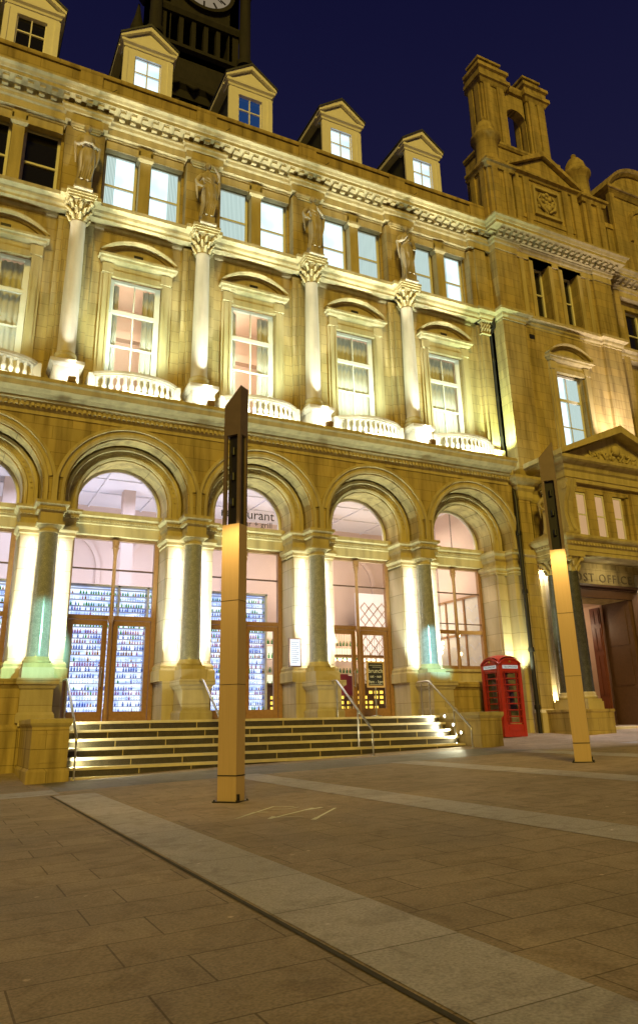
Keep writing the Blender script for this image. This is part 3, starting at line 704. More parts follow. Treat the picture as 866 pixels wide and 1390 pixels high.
while x<PX0-.45: link('modillion',mqe,BLD,(x,.1,0)); x+=.345
x=PX0+.1
while x<PX1: link('modillion',mqe,BLD,(x,-.44,0)); x+=.31
mbm=MB()
for yy in (-.55,-.2,.1):
    mbm.box(PX0-.31,PX0+.02,yy+.1,yy+.27,18.42,18.52)
x=PX1+.5
while x<33: addmod(mbm,x,.1); x+=.345
P('modillion_course',mbm,M['trim'])['kind']='stuff'
# parapet
mb=MB(); mb.box(X0-2,PX0+.6,.10,.42,18.85,19.82)
mb.sweep([(-.36,19.8),(.05,19.8),(.07,19.86),(.07,19.94),(-.36,19.96)],[(X0-2,.10),(PX0+.2,.10)])
for k in rng(K0,5): mb.box(k*B-.35,k*B+.35,.04,.3,18.86,19.8)
P('parapet',mb,M['wall'])
mb=MB()
for k in rng(K0,4): mb.tube([(k*B+.5,.05,19.1),(k*B+.62,-.06,19.2),(k*B+.78,-.1,19.35)],.012,6)
P('parapet_stay',mb,M['iron'])
# roof
mb=MB(); mb.prism([(.42,19.5),(6.5,23.0),(12,19.5),(12,18.5),(.42,18.5)],X0-2,17,'x'); mb.prism([(1.2,19.5),(6.5,23.0),(12,19.5)],17,34,'x')
P('roof',mb,M['slate'])
# back and ends of the building
mb=MB(); mb.box(X0-2,34,11.6,12,-1.2,19); mb.box(X0-2.2,X0-1.9,.52,12,-1.2,18.8); mb.box(33.8,34,.52,12,-1.2,18.8)
P('rear_wall',mb,M['wall'])
mb=MB(); mb.box(X0-2,34,4.5,11.6,14.3,14.5); mb.box(X0-2,34,1.0,11.6,18.3,18.45)
P('upper_floor',mb,M['ceil'])

# --- dormers
dm=MB(); y=.9
dm.box(-.82,-.46,y,y+.12,19.5,22.45); dm.box(.46,.82,y,y+.12,19.5,22.45); dm.box(-.46,.46,y,y+.3,22.08,22.45); dm.box(-.46,.46,y,y+.3,19.5,20.7)
dm.box(-.86,-.70,y-.04,y+.05,19.5,22.25); dm.box(.70,.86,y-.04,y+.05,19.5,22.25)
dm.sweep([(-.2,22.36),(.03,22.36),(.05,22.44),(.12,22.5),(.12,22.60),(-.2,22.60)],[(-.84,1.4),(-.84,y),(.84,y),(.84,1.4)])
dm.prism([(-.9,22.58),(.9,22.58),(0,23.22)],y-.02,y+.1,'y')
for s in (-1,1):
    q=[(s*1.0,22.60),(s*1.0,22.72),(0,23.5),(0,23.30)]
    dm.prism(q if s>0 else q[::-1],y-.14,y+.2,'y')
dme=dm.mesh('dormer',M['dormer'])
ds=MB(); ds.box(-.70,-.64,y+.3,4.5,19.9,22.5); ds.box(.64,.70,y+.3,4.5,19.9,22.5); dse=ds.mesh('dormer_cheek',M['slate'])
dr=MB()
for s in (-1,1):
    q=[(s*1.03,22.70),(s*1.03,22.78),(0,23.58),(0,23.49)]
    dr.prism(q if s>0 else q[::-1],y-.18,5.2,'y')
dre=dr.mesh('dormer_roof',M['slate'])
dso=MB()
for s in (-1,1): dso.box(s*.68,s*1.0,y+.2,4.6,22.5,22.68)
dsoe=dso.mesh('dormer_soffit',M['dormer'])
dw=MB(); leaf(dw,-.46,.46,y+.12,20.65,22.1,.045,.04); dw.box(-.02,.02,y+.08,y+.15,20.7,22.06); dw.box(-.42,.42,y+.08,y+.15,21.45,21.50); dwe=dw.mesh('window',M['dormer'])
dpan={c_:pane_at(-.42,.42,y+.14,20.7,22.06,M[c_]) for c_ in ('blind','bluepane','darkpane')}
for k in rng(K0,4):
    c=(k+.5)*B; d=link('dormer',dme,BLD,(c,0,0)); link('cheek',dse,d,(c,0,0)); link('dormer_roof',dre,d,(c,0,0)); link('soffit',dsoe,d,(c,0,0))
    w=link('window',dwe,d,(c,0,0))
    kind={-2:'darkpane',-1:'darkpane',0:'blind',1:'bluepane',2:'blind',3:'blind'}[k]
    link('dormer_pane',dpan[kind],BLD,(c,0,0))

# ------------------------------------------------------------------ corner pavilion
PC=18.85
mb=MB(); yf=-.15; yb=.9
# corner strips and recessed centre with openings
mb.box(PX0,16.75,yf-.1,yb,8.2,18.6); mb.box(20.95,PX1,yf-.1,yb,8.2,18.6); mb.box(PX0,PX1,.55,yb+2,18.4,18.8)
def wallh(mb,x0,x1,y0,y1,z0,z1,holes):
    # holes [(xa,xb,za,zb)] sorted by x, non overlapping
    xs=x0
    for xa,xb,za,zb in holes:
        mb.box(xs,xa,y0,y1,z0,z1)
        if za>z0: mb.box(xa,xb,y0,y1,z0,za)
        if zb<z1: mb.box(xa,xb,y0,y1,zb,z1)
        xs=xb
    mb.box(xs,x1,y0,y1,z0,z1)
wallh(mb,16.75,20.95,yf,yb,8.2,14.7,[(PC-.7,PC+.7,9.4,13.0)])
wallh(mb,16.75,20.95,yf,yb,14.7,18.6,[(17.62,18.46,15.3,17.8),(19.22,20.06,15.3,17.8)])
mb.box(PX0,PX0+.5,.3,3,8.0,18.8); mb.box(PX1-.5,PX1,.3,3,0,18.8)
P('pavilion_wall',mb,M['wall'])
mb=MB()
for c in (18.04,19.64):
    leaf(mb,c-.42,c+.42,.28,15.1,17.8,.08,.05); mb.box(c-.36,c+.36,.23,.31,16.55,16.61)
P('pavilion_sash',mb,M['frame'])
for c in (18.04,19.64): link('pane',pane_at(-.36,.36,.3,15.1,17.75,M['darkpane']),BLD,(c,0,0))
mb=MB()
for c in (18.04,19.64):
    for s in (-1,1): mb.box(c+s*.43,c+s*.62,-.21,.05,15.05,17.95)
    mb.box(c-.43,c+.43,-.21,.05,17.8,17.95)
mb.box(16.95,17.15,-.19,.05,15.05,18.1); mb.box(20.55,20.75,-.19,.05,15.05,18.1); mb.box(17.15,20.55,-.19,.05,18.02,18.1)
P('pavilion_architrave',mb,M['trim'])
w=link('sash_window',sfe,BLD,(PC,-.61,0)); 
link('pane',pane_at(-.7,.7,.74,9.25,12.9,M['blind']),w,(PC,-.61,0)); link('curtain',pane_at(-.1,.7,.72,9.25,12.9,M['curtlit'],'curtain'),w,(PC,-.61,0))
link('architrave',arce,BLD,(PC,-.65,0)); link('pediment',pde,BLD,(PC,-.65,-.0))
mb=MB(); mb.box(17.0,17.25,-.18,-.1,14.15,14.32); P('air_brick',mb,M['iron'])
# attic storey with pediment, turrets and arched chimney
mb=MB(); ya=-.2
mb.box(16.9,20.8,ya,2.2,18.85,22.1)
for x in (17.2,17.75,19.95,20.5): mb.box(x-.16,x+.16,ya-.1,ya+.02,19.0,21.95)
mb.box(17.0,20.7,ya-.04,ya+.02,19.9,20.1)
mb.sweep([(-.2,21.95),(.06,21.95),(.10,22.05),(.22,22.1),(.22,22.2),(-.2,22.2)],[(16.9,1.2),(16.9,ya),(20.8,ya),(20.8,1.2)])
mb.prism([(16.85,22.18),(20.85,22.18),(PC,23.3)],ya-.05,1.4,'y')
for s in (-1,1):
    q=[(PC+s*2.15,22.16),(PC+s*2.15,22.34),(PC,23.62),(PC,23.36)]
    mb.prism(q if s>0 else q[::-1],ya-.24,1.5,'y')
P('attic_gable',mb,M['wall'])
mb=MB(); leaf(mb,18.1,19.6,ya-.05,20.25,21.7,.12,.05)
rnd=random.Random(3)
for i in range(34):
    a=rnd.uniform(0,2*PI); r=rnd.uniform(.05,.52); mb.ball((PC+r*math.cos(a)*1.05,ya-.02,20.98+r*math.sin(a)),rnd.uniform(.05,.12),7,5,ry=.6)
for s in (-1,1): mb.tube([(PC+s*.05,ya-.06,20.5),(PC+s*.35,ya-.09,20.7),(PC+s*.5,ya-.06,21.1),(PC+s*.3,ya-.08,21.4)],[.05,.06,.05,.03],7)
P('carved_panel',mb,M['trim'])
def turret(cx,cy):
    m=MB(); h=.62
    m.box(cx-h,cx+h,cy-h,cy+h,18.85,21.9)
    for s in (-1,1):
        m.box(cx+s*h*.5-.14,cx+s*h*.5+.14,cy-h-.08,cy-h+.02,19.3,21.7); m.box(cx-h-.08,cx-h+.02,cy+s*h*.5-.14,cy+s*h*.5+.14,19.3,21.7)
    m.sweep([(-.2,21.7),(.08,21.7),(.12,21.85),(.2,21.9),(.2,22.02),(-.2,22.05)],[(cx-h,cy+h),(cx-h,cy-h),(cx+h,cy-h),(cx+h,cy+h),(cx-h,cy+h)])
    m.lathe(cx,cy,[(.7,22.02),(.62,22.15),(.6,22.2),(.6,22.32),(.52,22.45),(.50,22.5),(.49,23.45),(.54,23.5),(.56,23.6),(.64,23.68),(.64,23.8),(.56,23.88),(.50,24.0),(.47,24.15),(.40,24.4),(.26,24.62),(.12,24.72),(.10,24.8),(.13,24.86),(.08,24.95),(.01,25.0)],20)
    return m
P('turret',turret(16.25,.25),M['wall']); P('turret',turret(21.5,.25),M['wall'])
mb=MB(); yc=1.0; zb=23.2
mb.box(16.95,21.0,yc-.15,yc+1.5,22.0,24.5); mb.sweep([(-.1,24.4),(.06,24.4),(.12,24.5),(.12,24.62),(-.1,24.64)],[(16.95,yc+1.5),(16.95,yc-.15),(21.0,yc-.15),(21.0,yc+1.5)])
for a,b_ in ((17.05,18.45),(19.75,20.9)):
    mb.box(a,b_,yc,yc+.95,24.5,28.4)
    mb.box(a+.12,a+.5,yc-.08,yc+.02,24.8,28.1); mb.box(b_-.5,b_-.12,yc-.08,yc+.02,24.8,28.1)
    mb.box(a-.08,a+.02,yc+.12,yc+.4,24.8,28.1); mb.box(a-.08,a+.02,yc+.55,yc+.83,24.8,28.1)
    mb.sweep([(-.2,28.05),(.04,28.05),(.14,28.25),(.22,28.3),(.22,28.5),(.1,28.52),(.1,28.85),(.2,28.92),(.2,29.1),(-.2,29.12)],[(a,yc+.95),(a,yc),(b_,yc),(b_,yc+.95),(a,yc+.95)])
    mb.box(a+.1,b_-.1,yc+.1,yc+.85,29.1,29.75); mb.box(a+.02,b_-.02,yc+.02,yc+.93,29.6,29.72)
mb.archwall(19.1,.66,26.75,.62,24.5,28.3,yc+.12,yc+.6,16)
mb.sweep([(-.1,28.25),(.1,28.25),(.16,28.4),(.16,28.55),(-.1,28.55)],[(18.4,yc+.1),(19.8,yc+.1)])
P('arched_chimney',mb,M['wall'])
# right wing beyond the pavilion
mb=MB()
wallh(mb,PX1,34,UW,UW+.5,-1,14.7,[(23.6,24.8,9.4,13.0),(27.4,28.6,9.4,13.0)])
wallh(mb,PX1,34,UW,UW+.5,14.7,18.9,[(23.55,24.5,15.1,17.4),(24.95,25.9,15.1,17.4),(27.4,28.4,15.1,17.4)])
mb.box(22.6,22.95,.15,.5,8,18); mb.box(22.2,34,.3,.52,8.0,8.5)
P('wing_wall',mb,M['wall'])
for (a,b_,z0,z1) in ((23.6,24.8,9.4,13.0),(27.4,28.6,9.4,13.0),(23.55,24.5,15.1,17.4),(24.95,25.9,15.1,17.4),(27.4,28.4,15.1,17.4)):
    m=MB(); leaf(m,a,b_,.72,z0,z1,.1,.05); m.box(a+.08,b_-.08,.68,.74,(z0+z1)/2-.03,(z0+z1)/2+.03); w=P('sash_window',m,M['frame']); link('pane',pane_at(a,b_,.74,z0,z1,M['darkpane']),w)
mb=MB(); gy_=.1
mb.box(23.3,27.4,gy_,3.2,18.9,23.4)
mb.box(23.2,23.5,gy_-.12,gy_+.1,18.95,23.3); mb.box(27.2,27.5,gy_-.12,gy_+.1,18.95,23.3)
mb.box(22.85,23.3,gy_+.05,2.2,18.9,21.4); mb.box(22.7,23.3,gy_,2.3,21.3,21.55)
mb.sweep([(-.2,23.25),(.05,23.25),(.2,23.45),(.28,23.5),(.28,23.62),(-.2,23.62)],[(23.3,3),(23.3,gy_),(27.4,gy_),(27.4,3)])
Rg=2.6; zg=23.55+1.5-Rg; ag=math.asin((Rg-1.5)/Rg)
gp_=[(25.35+(Rg-.1)*math.cos(ag+(PI-2*ag)*i/24),zg+(Rg-.1)*math.sin(ag+(PI-2*ag)*i/24)) for i in range(25)]
mb.prism(gp_,gy_-.02,3.0,'y')
mb.arch([(Rg-.24,gy_+.4),(Rg-.24,gy_-.1),(Rg-.08,gy_-.25),(Rg+.04,gy_-.3),(Rg+.04,3.2),(Rg-.1,3.2)],25.35,zg,None,n=26,a0=ag-.02,a1=PI-ag+.02)
mb.arch([(.9,gy_+.02),(.9,gy_-.07),(1.05,gy_-.1),(1.1,gy_+.02)],25.35,21.9,21.0,n=20)
P('wing_gable',mb,M['wall'])
m=MB(); leaf(m,24.9,25.8,gy_-.03,19.3,21.2,.12,.05); m.box(24.9,25.8,gy_-.06,gy_,20.2,20.28); w=P('gable_window',m,M['frame']); link('pane',pane_at(24.95,25.75,gy_-.01,19.3,21.2,M['darkpane']),w)

# --- pavilion ground storey and portico
mb=MB()
wallh(mb,16.0,PX1,-.25,.9,-1.2,8.3,[(17.5,20.2,-1.2,4.05)])
mb.box(15.30,15.80,-.42,.9,-1.2,7.3); mb.box(15.80,16.2,-.12,.9,-1.2,8.2); mb.box(15.95,16.35,-.32,.2,5.6,7.0)
P('pavilion_base_wall',mb,M['wall'])
mb=MB()
mb.sweep([(-.3,7.3),(.02,7.3),(.06,7.4),(.06,7.6),(.12,7.7),(.12,7.8),(.26,7.9),(.34,8.0),(.34,8.1),(-.3,8.12)],[(15.3,.6),(15.3,-.42),(15.85,-.42),(15.85,-.25),(PX1,-.25)])
mb.sweep([(-.3,5.05),(.02,5.05),(.02,5.25),(.1,5.32),(.1,5.5),(-.3,5.52)],[(15.3,.6),(15.3,-.42),(15.85,-.42),(15.85,-.25),(16.6,-.25)])
mb.sweep([(-.3,-1.2),(.08,-1.2),(.08,.2),(.02,.3),(-.3,.3)],[(15.3,.6),(15.3,-.42),(15.85,-.42),(15.85,-.25),(17.2,-.25)])
mb.box(15.5,15.7,-.1,.3,0,7.6)
P('pavilion_base_course',mb,M['trim'])
for a_,b_ in ((16.2,16.55),(20.6,21.2)):
    mb=MB(); mb.box(a_,b_,-.34,-.24,.3,5.0); P('lit_pilaster',mb,M['pier'])
# portico: plinths, columns, entablature, upper box, pediment
def portico_col(cx,cy):
    s=MB(); s.lathe(cx,cy,[(.26,.78),(.25,.85),(.245,2.4),(.215,4.55),(.225,4.57),(.21,4.6)],28); o=P('portico_column',s,M['granite_dark'])
    b=MB(); b.box(cx-.33,cx+.33,cy-.33,cy+.33,.27,.5); b.box(cx-.30,cx+.30,cy-.30,cy+.30,.5,.58); b.lathe(cx,cy,[(.29,.58),(.32,.62),(.31,.67),(.27,.7),(.29,.75),(.26,.79)],24)
    link('base',(b,M['trim']),o)
    k=MB(); k.lathe(cx,cy,[(.21,4.58),(.23,4.7),(.26,4.95),(.33,5.08)],18)
    for ring,(z,r) in enumerate(((4.62,.22),(4.78,.25))):
        for i in range(8):
            a=2*PI*(i+.5*ring)/8; ca,sa=math.cos(a),math.sin(a); k.tube([(cx+ca*r,cy+sa*r,z),(cx+ca*(r+.04),cy+sa*(r+.04),z+.1),(cx+ca*(r+.1),cy+sa*(r+.1),z+.17)],[.05,.055,.025],6)
    for i in range(4):
        a=PI/4+i*PI/2; ca,sa=math.cos(a),math.sin(a); k.lathe(cx+ca*.36,cy+sa*.36,[(.02,4.9),(.09,4.93),(.1,5.0),(.07,5.06)],10)
    k.box(cx-.36,cx+.36,cy-.36,cy+.36,5.06,5.16); link('capital',(k,M['trim']),o)
for cx in (16.15,21.55):
    m=MB(); m.box(cx-.7,cx+.7,-1.9,-.2,-1.0,.16); m.sweep([(-.3,.16),(.0,.16),(.03,.2),(.03,.27),(-.3,.27)],[(cx-.7,-.2),(cx-.7,-1.9),(cx+.7,-1.9),(cx+.7,-.2)]); m.box(cx-.6,cx+.6,-1.8,-.2,.16,.268)
    P('portico_plinth',m,M['wall'])
    portico_col(cx+.0,-.78); portico_col(cx+.05,-1.52)
mb=MB()
prf=[(-.4,5.14),(.0,5.14),(.0,5.26),(.03,5.27),(.03,5.42),(.07,5.46),(.10,5.56),(.2,5.62),(.24,5.68),(.24,5.76),(-.4,5.78)]
mb.sweep(prf,[(15.75,-.25),(15.75,-1.15),(15.85,-1.15),(15.85,-1.85),(21.85,-1.85),(21.85,-.25)])
for i in range(42): mb.cbox(15.95+i*.14,-1.94,5.5,.035,.03,.04)
for i in range(11): mb.cbox(15.68,-.35-i*.13,5.5,.03,.035,.04)
mb.box(16.0,21.7,-1.75,-.2,5.3,5.74)
P('portico_entablature',mb,M['trim'])
mb=MB()
zt=5.76
mb.box(16.6,21.1,-1.5,-.3,zt,7.75)
for x in (16.55,17.45,18.32): mb.box(x-.2,x+.2,-1.62,-1.46,zt,7.5)
mb.box(19.2,21.1,-1.60,-1.46,zt,7.5); mb.box(19.35,19.75,-1.72,-1.58,zt,7.6); mb.box(20.1,21.1,-1.68,-1.58,zt+.4,7.2)
mb.box(16.5,21.2,-1.6,-1.46,7.45,7.75); mb.box(16.5,21.2,-1.62,-1.46,zt,5.86)
P('portico_upper_storey',mb,M['wall'])
for c in (17.02,17.88,18.76):
    m=MB(); leaf(m,c-.24,c+.24,-1.53,5.88,7.42,.06,.035); m.box(c-.2,c+.2,-1.56,-1.5,6.62,6.67); w=P('narrow_window',m,M['frame'])
    link('pane',pane_at(c-.2,c+.2,-1.525,5.9,7.4,bpy.data.materials.get('warm_lit_pane') or emis('warm_lit_pane',(1,.60,.28),.6)),w)
mb=MB()
mb.sweep([(-.5,7.72),(.0,7.72),(.0,7.85),(.04,7.87),(.04,8.1),(.10,8.16),(.14,8.3),(.30,8.38),(.36,8.44),(.36,8.56),(-.5,8.58)],[(16.25,-.1),(16.25,-1.75),(21.45,-1.75),(21.45,-.1)])
mb.box(16.3,21.4,-1.7,-.1,7.8,8.5)
mb.prism([(16.0,8.55),(21.7,8.55),(PC,9.75)],-1.72,-.1,'y')
for s in (-1,1):
    q=[(PC+s*3.02,8.54),(PC+s*3.02,8.72),(PC,10.02),(PC,9.74)]
    mb.prism(q if s>0 else q[::-1],-2.16,-.1,'y')
P('portico_pediment',mb,M['trim'])
mb=MB(); rnd=random.Random(5)
for i in range(40):
    u=rnd.uniform(-1,1); h=(1-abs(u))*.62; z=8.72+rnd.uniform(.08,.85)*h; mb.ball((PC+u*1.5,-1.74,z),rnd.uniform(.05,.10),7,5,ry=.7)
for s in (-1,1):
    for j in range(4): mb.tube([(PC+s*(.15+j*.35),-1.76,8.75),(PC+s*(.3+j*.35),-1.80,8.95),(PC+s*(.15+j*.33),-1.78,9.08-j*.08)],[.04,.05,.025],7)
mb.ball((PC,-1.78,9.15),.2,10,8,ry=.6)
P('tympanum_carving',mb,M['trim'])
for cx in (16.30,21.3):
    mb=MB(); pr=[(-1.45,5.8),(-1.70,5.82),(-1.82,6.0),(-1.74,6.2),(-1.66,6.6),(-1.72,7.0),(-1.9,7.4),(-2.0,7.72),(-1.45,7.72)]
    mb.prism(pr,cx-.2,cx+.2,'x'); mb.tube([(cx-.24,-1.82,7.5),(cx+.24,-1.82,7.5)],.12,10); mb.tube([(cx-.24,-1.7,5.95),(cx+.24,-1.7,5.95)],.13,10)
    mb.prism([(p[0]-.05,p[1]) for p in pr[1:-1]]+[(-1.5,7.7),(-1.5,5.85)],cx-.06,cx+.06,'x')
    P('console_bracket',mb,M['trim'])
# door surround, panelled leaf, lobby
mb=MB()
for s in (-1,1):
    cx=PC+s*1.35
    mb.box(cx-.0*s,cx+.30*s,-.36,-.2,-.45,4.3); mb.box(cx-.14*s,cx+.04*s,-.30,.95,-.45,4.06)
    for zz in (.2,1.6,3.0): mb.box(cx-.16*s,cx-.12*s,-.1,.8,zz-.5,zz+.75)
mb.box(PC-1.35,PC+1.35,-.36,-.2,4.05,4.34); mb.box(PC-1.65,PC+1.65,-.40,-.2,4.34,4.42); mb.box(PC-1.75,PC+1.75,-.5,-.2,4.42,4.5)
P('post_office_door_surround',mb,M['darkwood'])
mb=MB(); mb.box(PC-1.62,PC+1.62,-.33,-.25,4.5,5.1); P('name_frieze',mb,M['wall'])
textmesh('name_lettering','POST OFFICE',.43,M['amber'],(PC-.02,-.335,4.62),BLD,ext=.012,space_character=1.25)
mb=MB(); x=PC+1.02
mb.box(x,x+.07,.95,1.42,-.4,3.95)
for z0,z1 in ((-.2,.6),(.8,2.2),(2.4,3.2),(3.35,3.85)):
    for a,b_ in ((1.0,1.17),(1.21,1.38)): mb.box(x-.025,x+.02,a,b_,z0,z1)
P('post_office_door_leaf',mb,simple('oxblood_door_paint',(.15,.045,.03),.4),label='open dark red panelled door leaf')
mb=MB(); mb.add([(17.5,.9,-.4),(20.2,.9,-.4),(20.2,4.5,-.4),(17.5,4.5,-.4),(17.5,.9,4.1),(20.2,.9,4.1),(20.2,4.5,4.1),(17.5,4.5,4.1)],[(0,1,2,3),(4,7,6,5),(3,2,6,7),(0,3,7,4),(1,5,6,2)])
mb.box(17.5,20.2,4.4,4.48,.6,.68)
P('lobby',mb,M['pink'])
mb=MB(); mb.box(17.2,20.5,-1.0,.9,-.7,-.28); P('door_step',mb,M['step'])

# downpipe
mb=MB()
mb.tube([(PX0-.18,.36,18.0),(PX0-.18,.36,17.2),(PX0-.16,.36,15.3),(PX0-.16,.1,15.0),(PX0-.16,.1,14.4),(PX0-.16,.36,14.2),(PX0-.16,.34,9.0),(15.38,.02,8.3),(15.16,-.38,7.5),(15.15,-.42,7.2)],.065,10)
mb.tube([(15.15,-.42,7.3),(15.12,-.42,2.2),(15.12,-.42,1.2),(15.12,-.45,-.6)],.07,10)
mb.box(PX0-.34,PX0-.02,.2,.5,17.75,18.1); mb.box(PX0-.30,PX0-.06,.24,.48,17.5,17.76)
for z in (16.0,13.0,11.4,9.8): mb.lathe(PX0-.17,.36,[(.09,z),(.10,z+.03),(.09,z+.14)],12)
for z in (6,4,2.1,.3): mb.lathe(15.13,-.42,[(.095,z),(.105,z+.03),(.095,z+.14)],12)
P('downpipe',mb,M['iron'])

# --- interior of the restaurant
mb=MB(); a,b_=X0-2,15.1
mb.add([(a,1.2,.165),(b_,1.2,.165),(b_,7.6,.165),(a,7.6,.165)],[(0,1,2,3)]); P('floor',mb,M['wood'])
mb=MB(); mb.add([(a,7.6,0),(b_,7.6,0),(b_,7.6,7.9),(a,7.6,7.9)],[(0,1,2,3)]); mb.add([(b_,1.2,0),(b_,7.6,0),(b_,7.6,7.9),(b_,1.2,7.9)],[(3,2,1,0)]); mb.add([(a,1.2,0),(a,7.6,0),(a,7.6,7.9),(a,1.2,7.9)],[(0,1,2,3)])
for k in rng(-3,5):
    c=k*B+1.2
    mb.arch([(1.35,7.5),(1.5,7.48),(1.5,7.6),(1.35,7.6)],c,5.4,3.6,n=24)
mb.box(a,b_,7.4,7.6,6.9,7.15)
for k in rng(-1,4): mb.box(k*B+2.9,k*B+3.3,5.2,5.6,.17,7.9)
P('interior_wall',mb,M['pink'])
mb=MB(); mb.add([(a,1.15,7.78),(b_,1.15,7.78),(b_,7.6,7.78),(a,7.6,7.78)],[(3,2,1,0)])
for k in rng(-4,9): mb.box(k*1.9+.2,k*1.9+.26,1.2,7.6,7.73,7.79)
for y in (2.6,4.2,5.8): mb.box(a,b_,y,y+.06,7.735,7.785)
for k in rng(-4,8): mb.lathe(k*1.9+1.2,3.4,[(.22,7.70),(.28,7.74),(.28,7.784)],18)
P('ceiling',mb,M['ceil'])
mb=MB(); mb.box(a,b_,1.0,1.25,7.85,8.4); P('floor_beam',mb,M['ceil'])

# ------------------------------------------------------------------ clock tower behind the roof
TW=empty('clock_tower',(5.85,10,19),'dark unlit stone clock tower with pale dial rising behind the roof','tower')
cx,cy,h=5.85,10.4,2.4
mb=MB(); mb.box(cx-h+.1,cx+h-.1,cy-h+.1,cy+h-.1,19,28.6)
for i in range(5): mb.box(cx-h+.15+i*1.08,cx-h+.35+i*1.08,cy-h-.02,cy-h+.12,22,28.4)
mb.sweep([(-.4,28.2),(.1,28.2),(.15,28.6),(.35,28.8),(.35,29.1),(.1,29.3),(-.3,31.0),(-.3,31.4),(-.1,31.5),(-.1,31.7),(-.6,31.7)],[(cx-h,cy+h),(cx-h,cy-h),(cx+h,cy-h),(cx+h,cy+h)])
mb.box(cx-h+.3,cx+h-.3,cy-h+.3,cy+h-.3,28.5,31.75)
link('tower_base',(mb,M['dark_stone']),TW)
mb=MB()
for i in range(4):
    x=cx-1.4+i*.95; mb.tube([(x-.3,cy-h-.3,28.85),(x,cy-h-.4,28.6),(x+.3,cy-h-.3,28.85)],[.08,.14,.08],8)
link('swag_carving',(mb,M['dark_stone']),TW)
mb=MB(); hh=2.05
for i in range(6):
    x=cx-hh+.45+i*(2*hh-.9)/5; mb.box(x-.11,x+.11,cy-hh,cy-hh+.3,31.7,34.0)
mb.box(cx-hh,cx-hh+.5,cy-hh,cy+hh,31.7,38.4); mb.box(cx+hh-.5,cx+hh,cy-hh,cy+hh,31.7,38.4)
mb.box(cx-hh,cx+hh,cy-hh,cy+hh,34.0,38.4); mb.box(cx-hh,cx+hh,cy+hh-.3,cy+hh,31.7,34)
mb.sweep([(-.2,33.7),(.1,33.7),(.2,33.95),(.2,34.1),(-.2,34.1)],[(cx-hh,cy+hh),(cx-hh,cy-hh),(cx+hh,cy-hh),(cx+hh,cy+hh)])
mb.sweep([(-.3,38.3),(.1,38.3),(.4,38.7),(.4,39.0),(-.3,39.1)],[(cx-hh,cy+hh),(cx-hh,cy-hh),(cx+hh,cy-hh),(cx+hh,cy+hh)])
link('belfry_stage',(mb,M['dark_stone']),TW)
for sx in (-1,1):
    for sy in (-1,1):
        mb=MB(); mb.lathe(cx+sx*(h-.1),cy+sy*(h-.1),[(.42,31.6),(.42,31.9),(.3,32.0),(.28,36.2),(.4,36.6),(.4,36.8),(.2,37.6),(.05,38.6)],14)
        link('corner_colonnette',(mb,M['dark_stone']),TW)
mb=MB(); mb.prism([(cx-2.4,39.0),(cx+2.4,39.0),(cx+1.6,41),(cx+1.0,43.5),(cx,45),(cx-1.0,43.5),(cx-1.6,41)],cy-1.5,cy+1.5,'y'); mb.lathe(cx,cy,[(2.3,39),(2.1,40.5),(1.4,42),(.6,43.5),(.5,45),(.05,46.5)],16)
link('cupola',(mb,M['slate']),TW)
dz=36.15; R=1.42; dcx=cx+.12
mb=MB(); mb.prism([(dcx+R*math.cos(2*PI*i/40),dz+R*math.sin(2*PI*i/40)) for i in range(40)],cy-hh-.12,cy-hh+.02,'y')
D_=link('clock_dial',(mb,M['dial']),TW)
mb=MB(); mb.arch([(R,cy-hh+.02),(R,cy-hh-.22),(R+.2,cy-hh-.22),(R+.2,cy-hh+.02)],dcx,dz,None,n=40,a0=0,a1=2*PI)
link('dial_ring',(mb,M['dark_stone']),D_)
mb=MB()
for i in range(12):
    a=2*PI*i/12; ca,sa=math.sin(a),math.cos(a)
    p0=(dcx+ca*R*.70,dz+sa*R*.70); p1=(dcx+ca*R*.93,dz+sa*R*.93); nx,nz=sa*.045,-ca*.045
    mb.prism([(p0[0]-nx,p0[1]-nz),(p0[0]+nx,p0[1]+nz),(p1[0]+nx,p1[1]+nz),(p1[0]-nx,p1[1]-nz)],cy-hh-.15,cy-hh-.12,'y')
link('hour_marks',(mb,M['iron']),D_)
for nm,L,a,w in (('minute_hand',1.2,2.25,.05),('hour_hand',.8,3.5,.075)):
    ca,sa=math.sin(a),math.cos(a); nx,nz=sa*w,-ca*w; m=MB()
    m.prism([(dcx-ca*.2-nx,dz-sa*.2-nz),(dcx-ca*.2+nx,dz-sa*.2+nz),(dcx+ca*L,dz+sa*L)],cy-hh-.2,cy-hh-.16,'y'); link(nm,(m,M['iron']),D_)

# ------------------------------------------------------------------ steps, stub walls, handrails
NOS=[.17-.183*i for i in range(7)]; SX0,SX1=.5,10.85; G=.28; YT=-1.1
ST=empty('entrance_steps',(5.7,-2,-.9),'wide flight of stone steps with pale nosings and dark risers up to the restaurant doors','steps')
mb=MB(); mr=MB()
for i,z in enumerate(NOS):
    y=YT-G*i; y1=1.16 if i==0 else YT-G*(i-1)+.05
    mb.box(SX0,SX1,y,y1,z-.058,z)
    mr.box(SX0+.003,SX1-.003,y+.03,y1+.4 if i else 1.15,z-.25,z-.057)
for x0,x1 in ((-.36,SX0),(SX1,11.76)): mb.box(x0,x1,-.7,1.1,.10,.169)
link('tread',(mb,M['step']),ST); link('riser',(mr,M['riser']),ST)
mb=MB()
for i,z in enumerate(NOS[1:]):
    y=YT-G*i+.029
    for j in range(9):
        x=1.4+j*1.15+.12*i; mb.box(x-.012,x+.012,y-.002,y+.02,z+.0,z+.125)
link('riser_joint',(mb,M['trim']),ST)
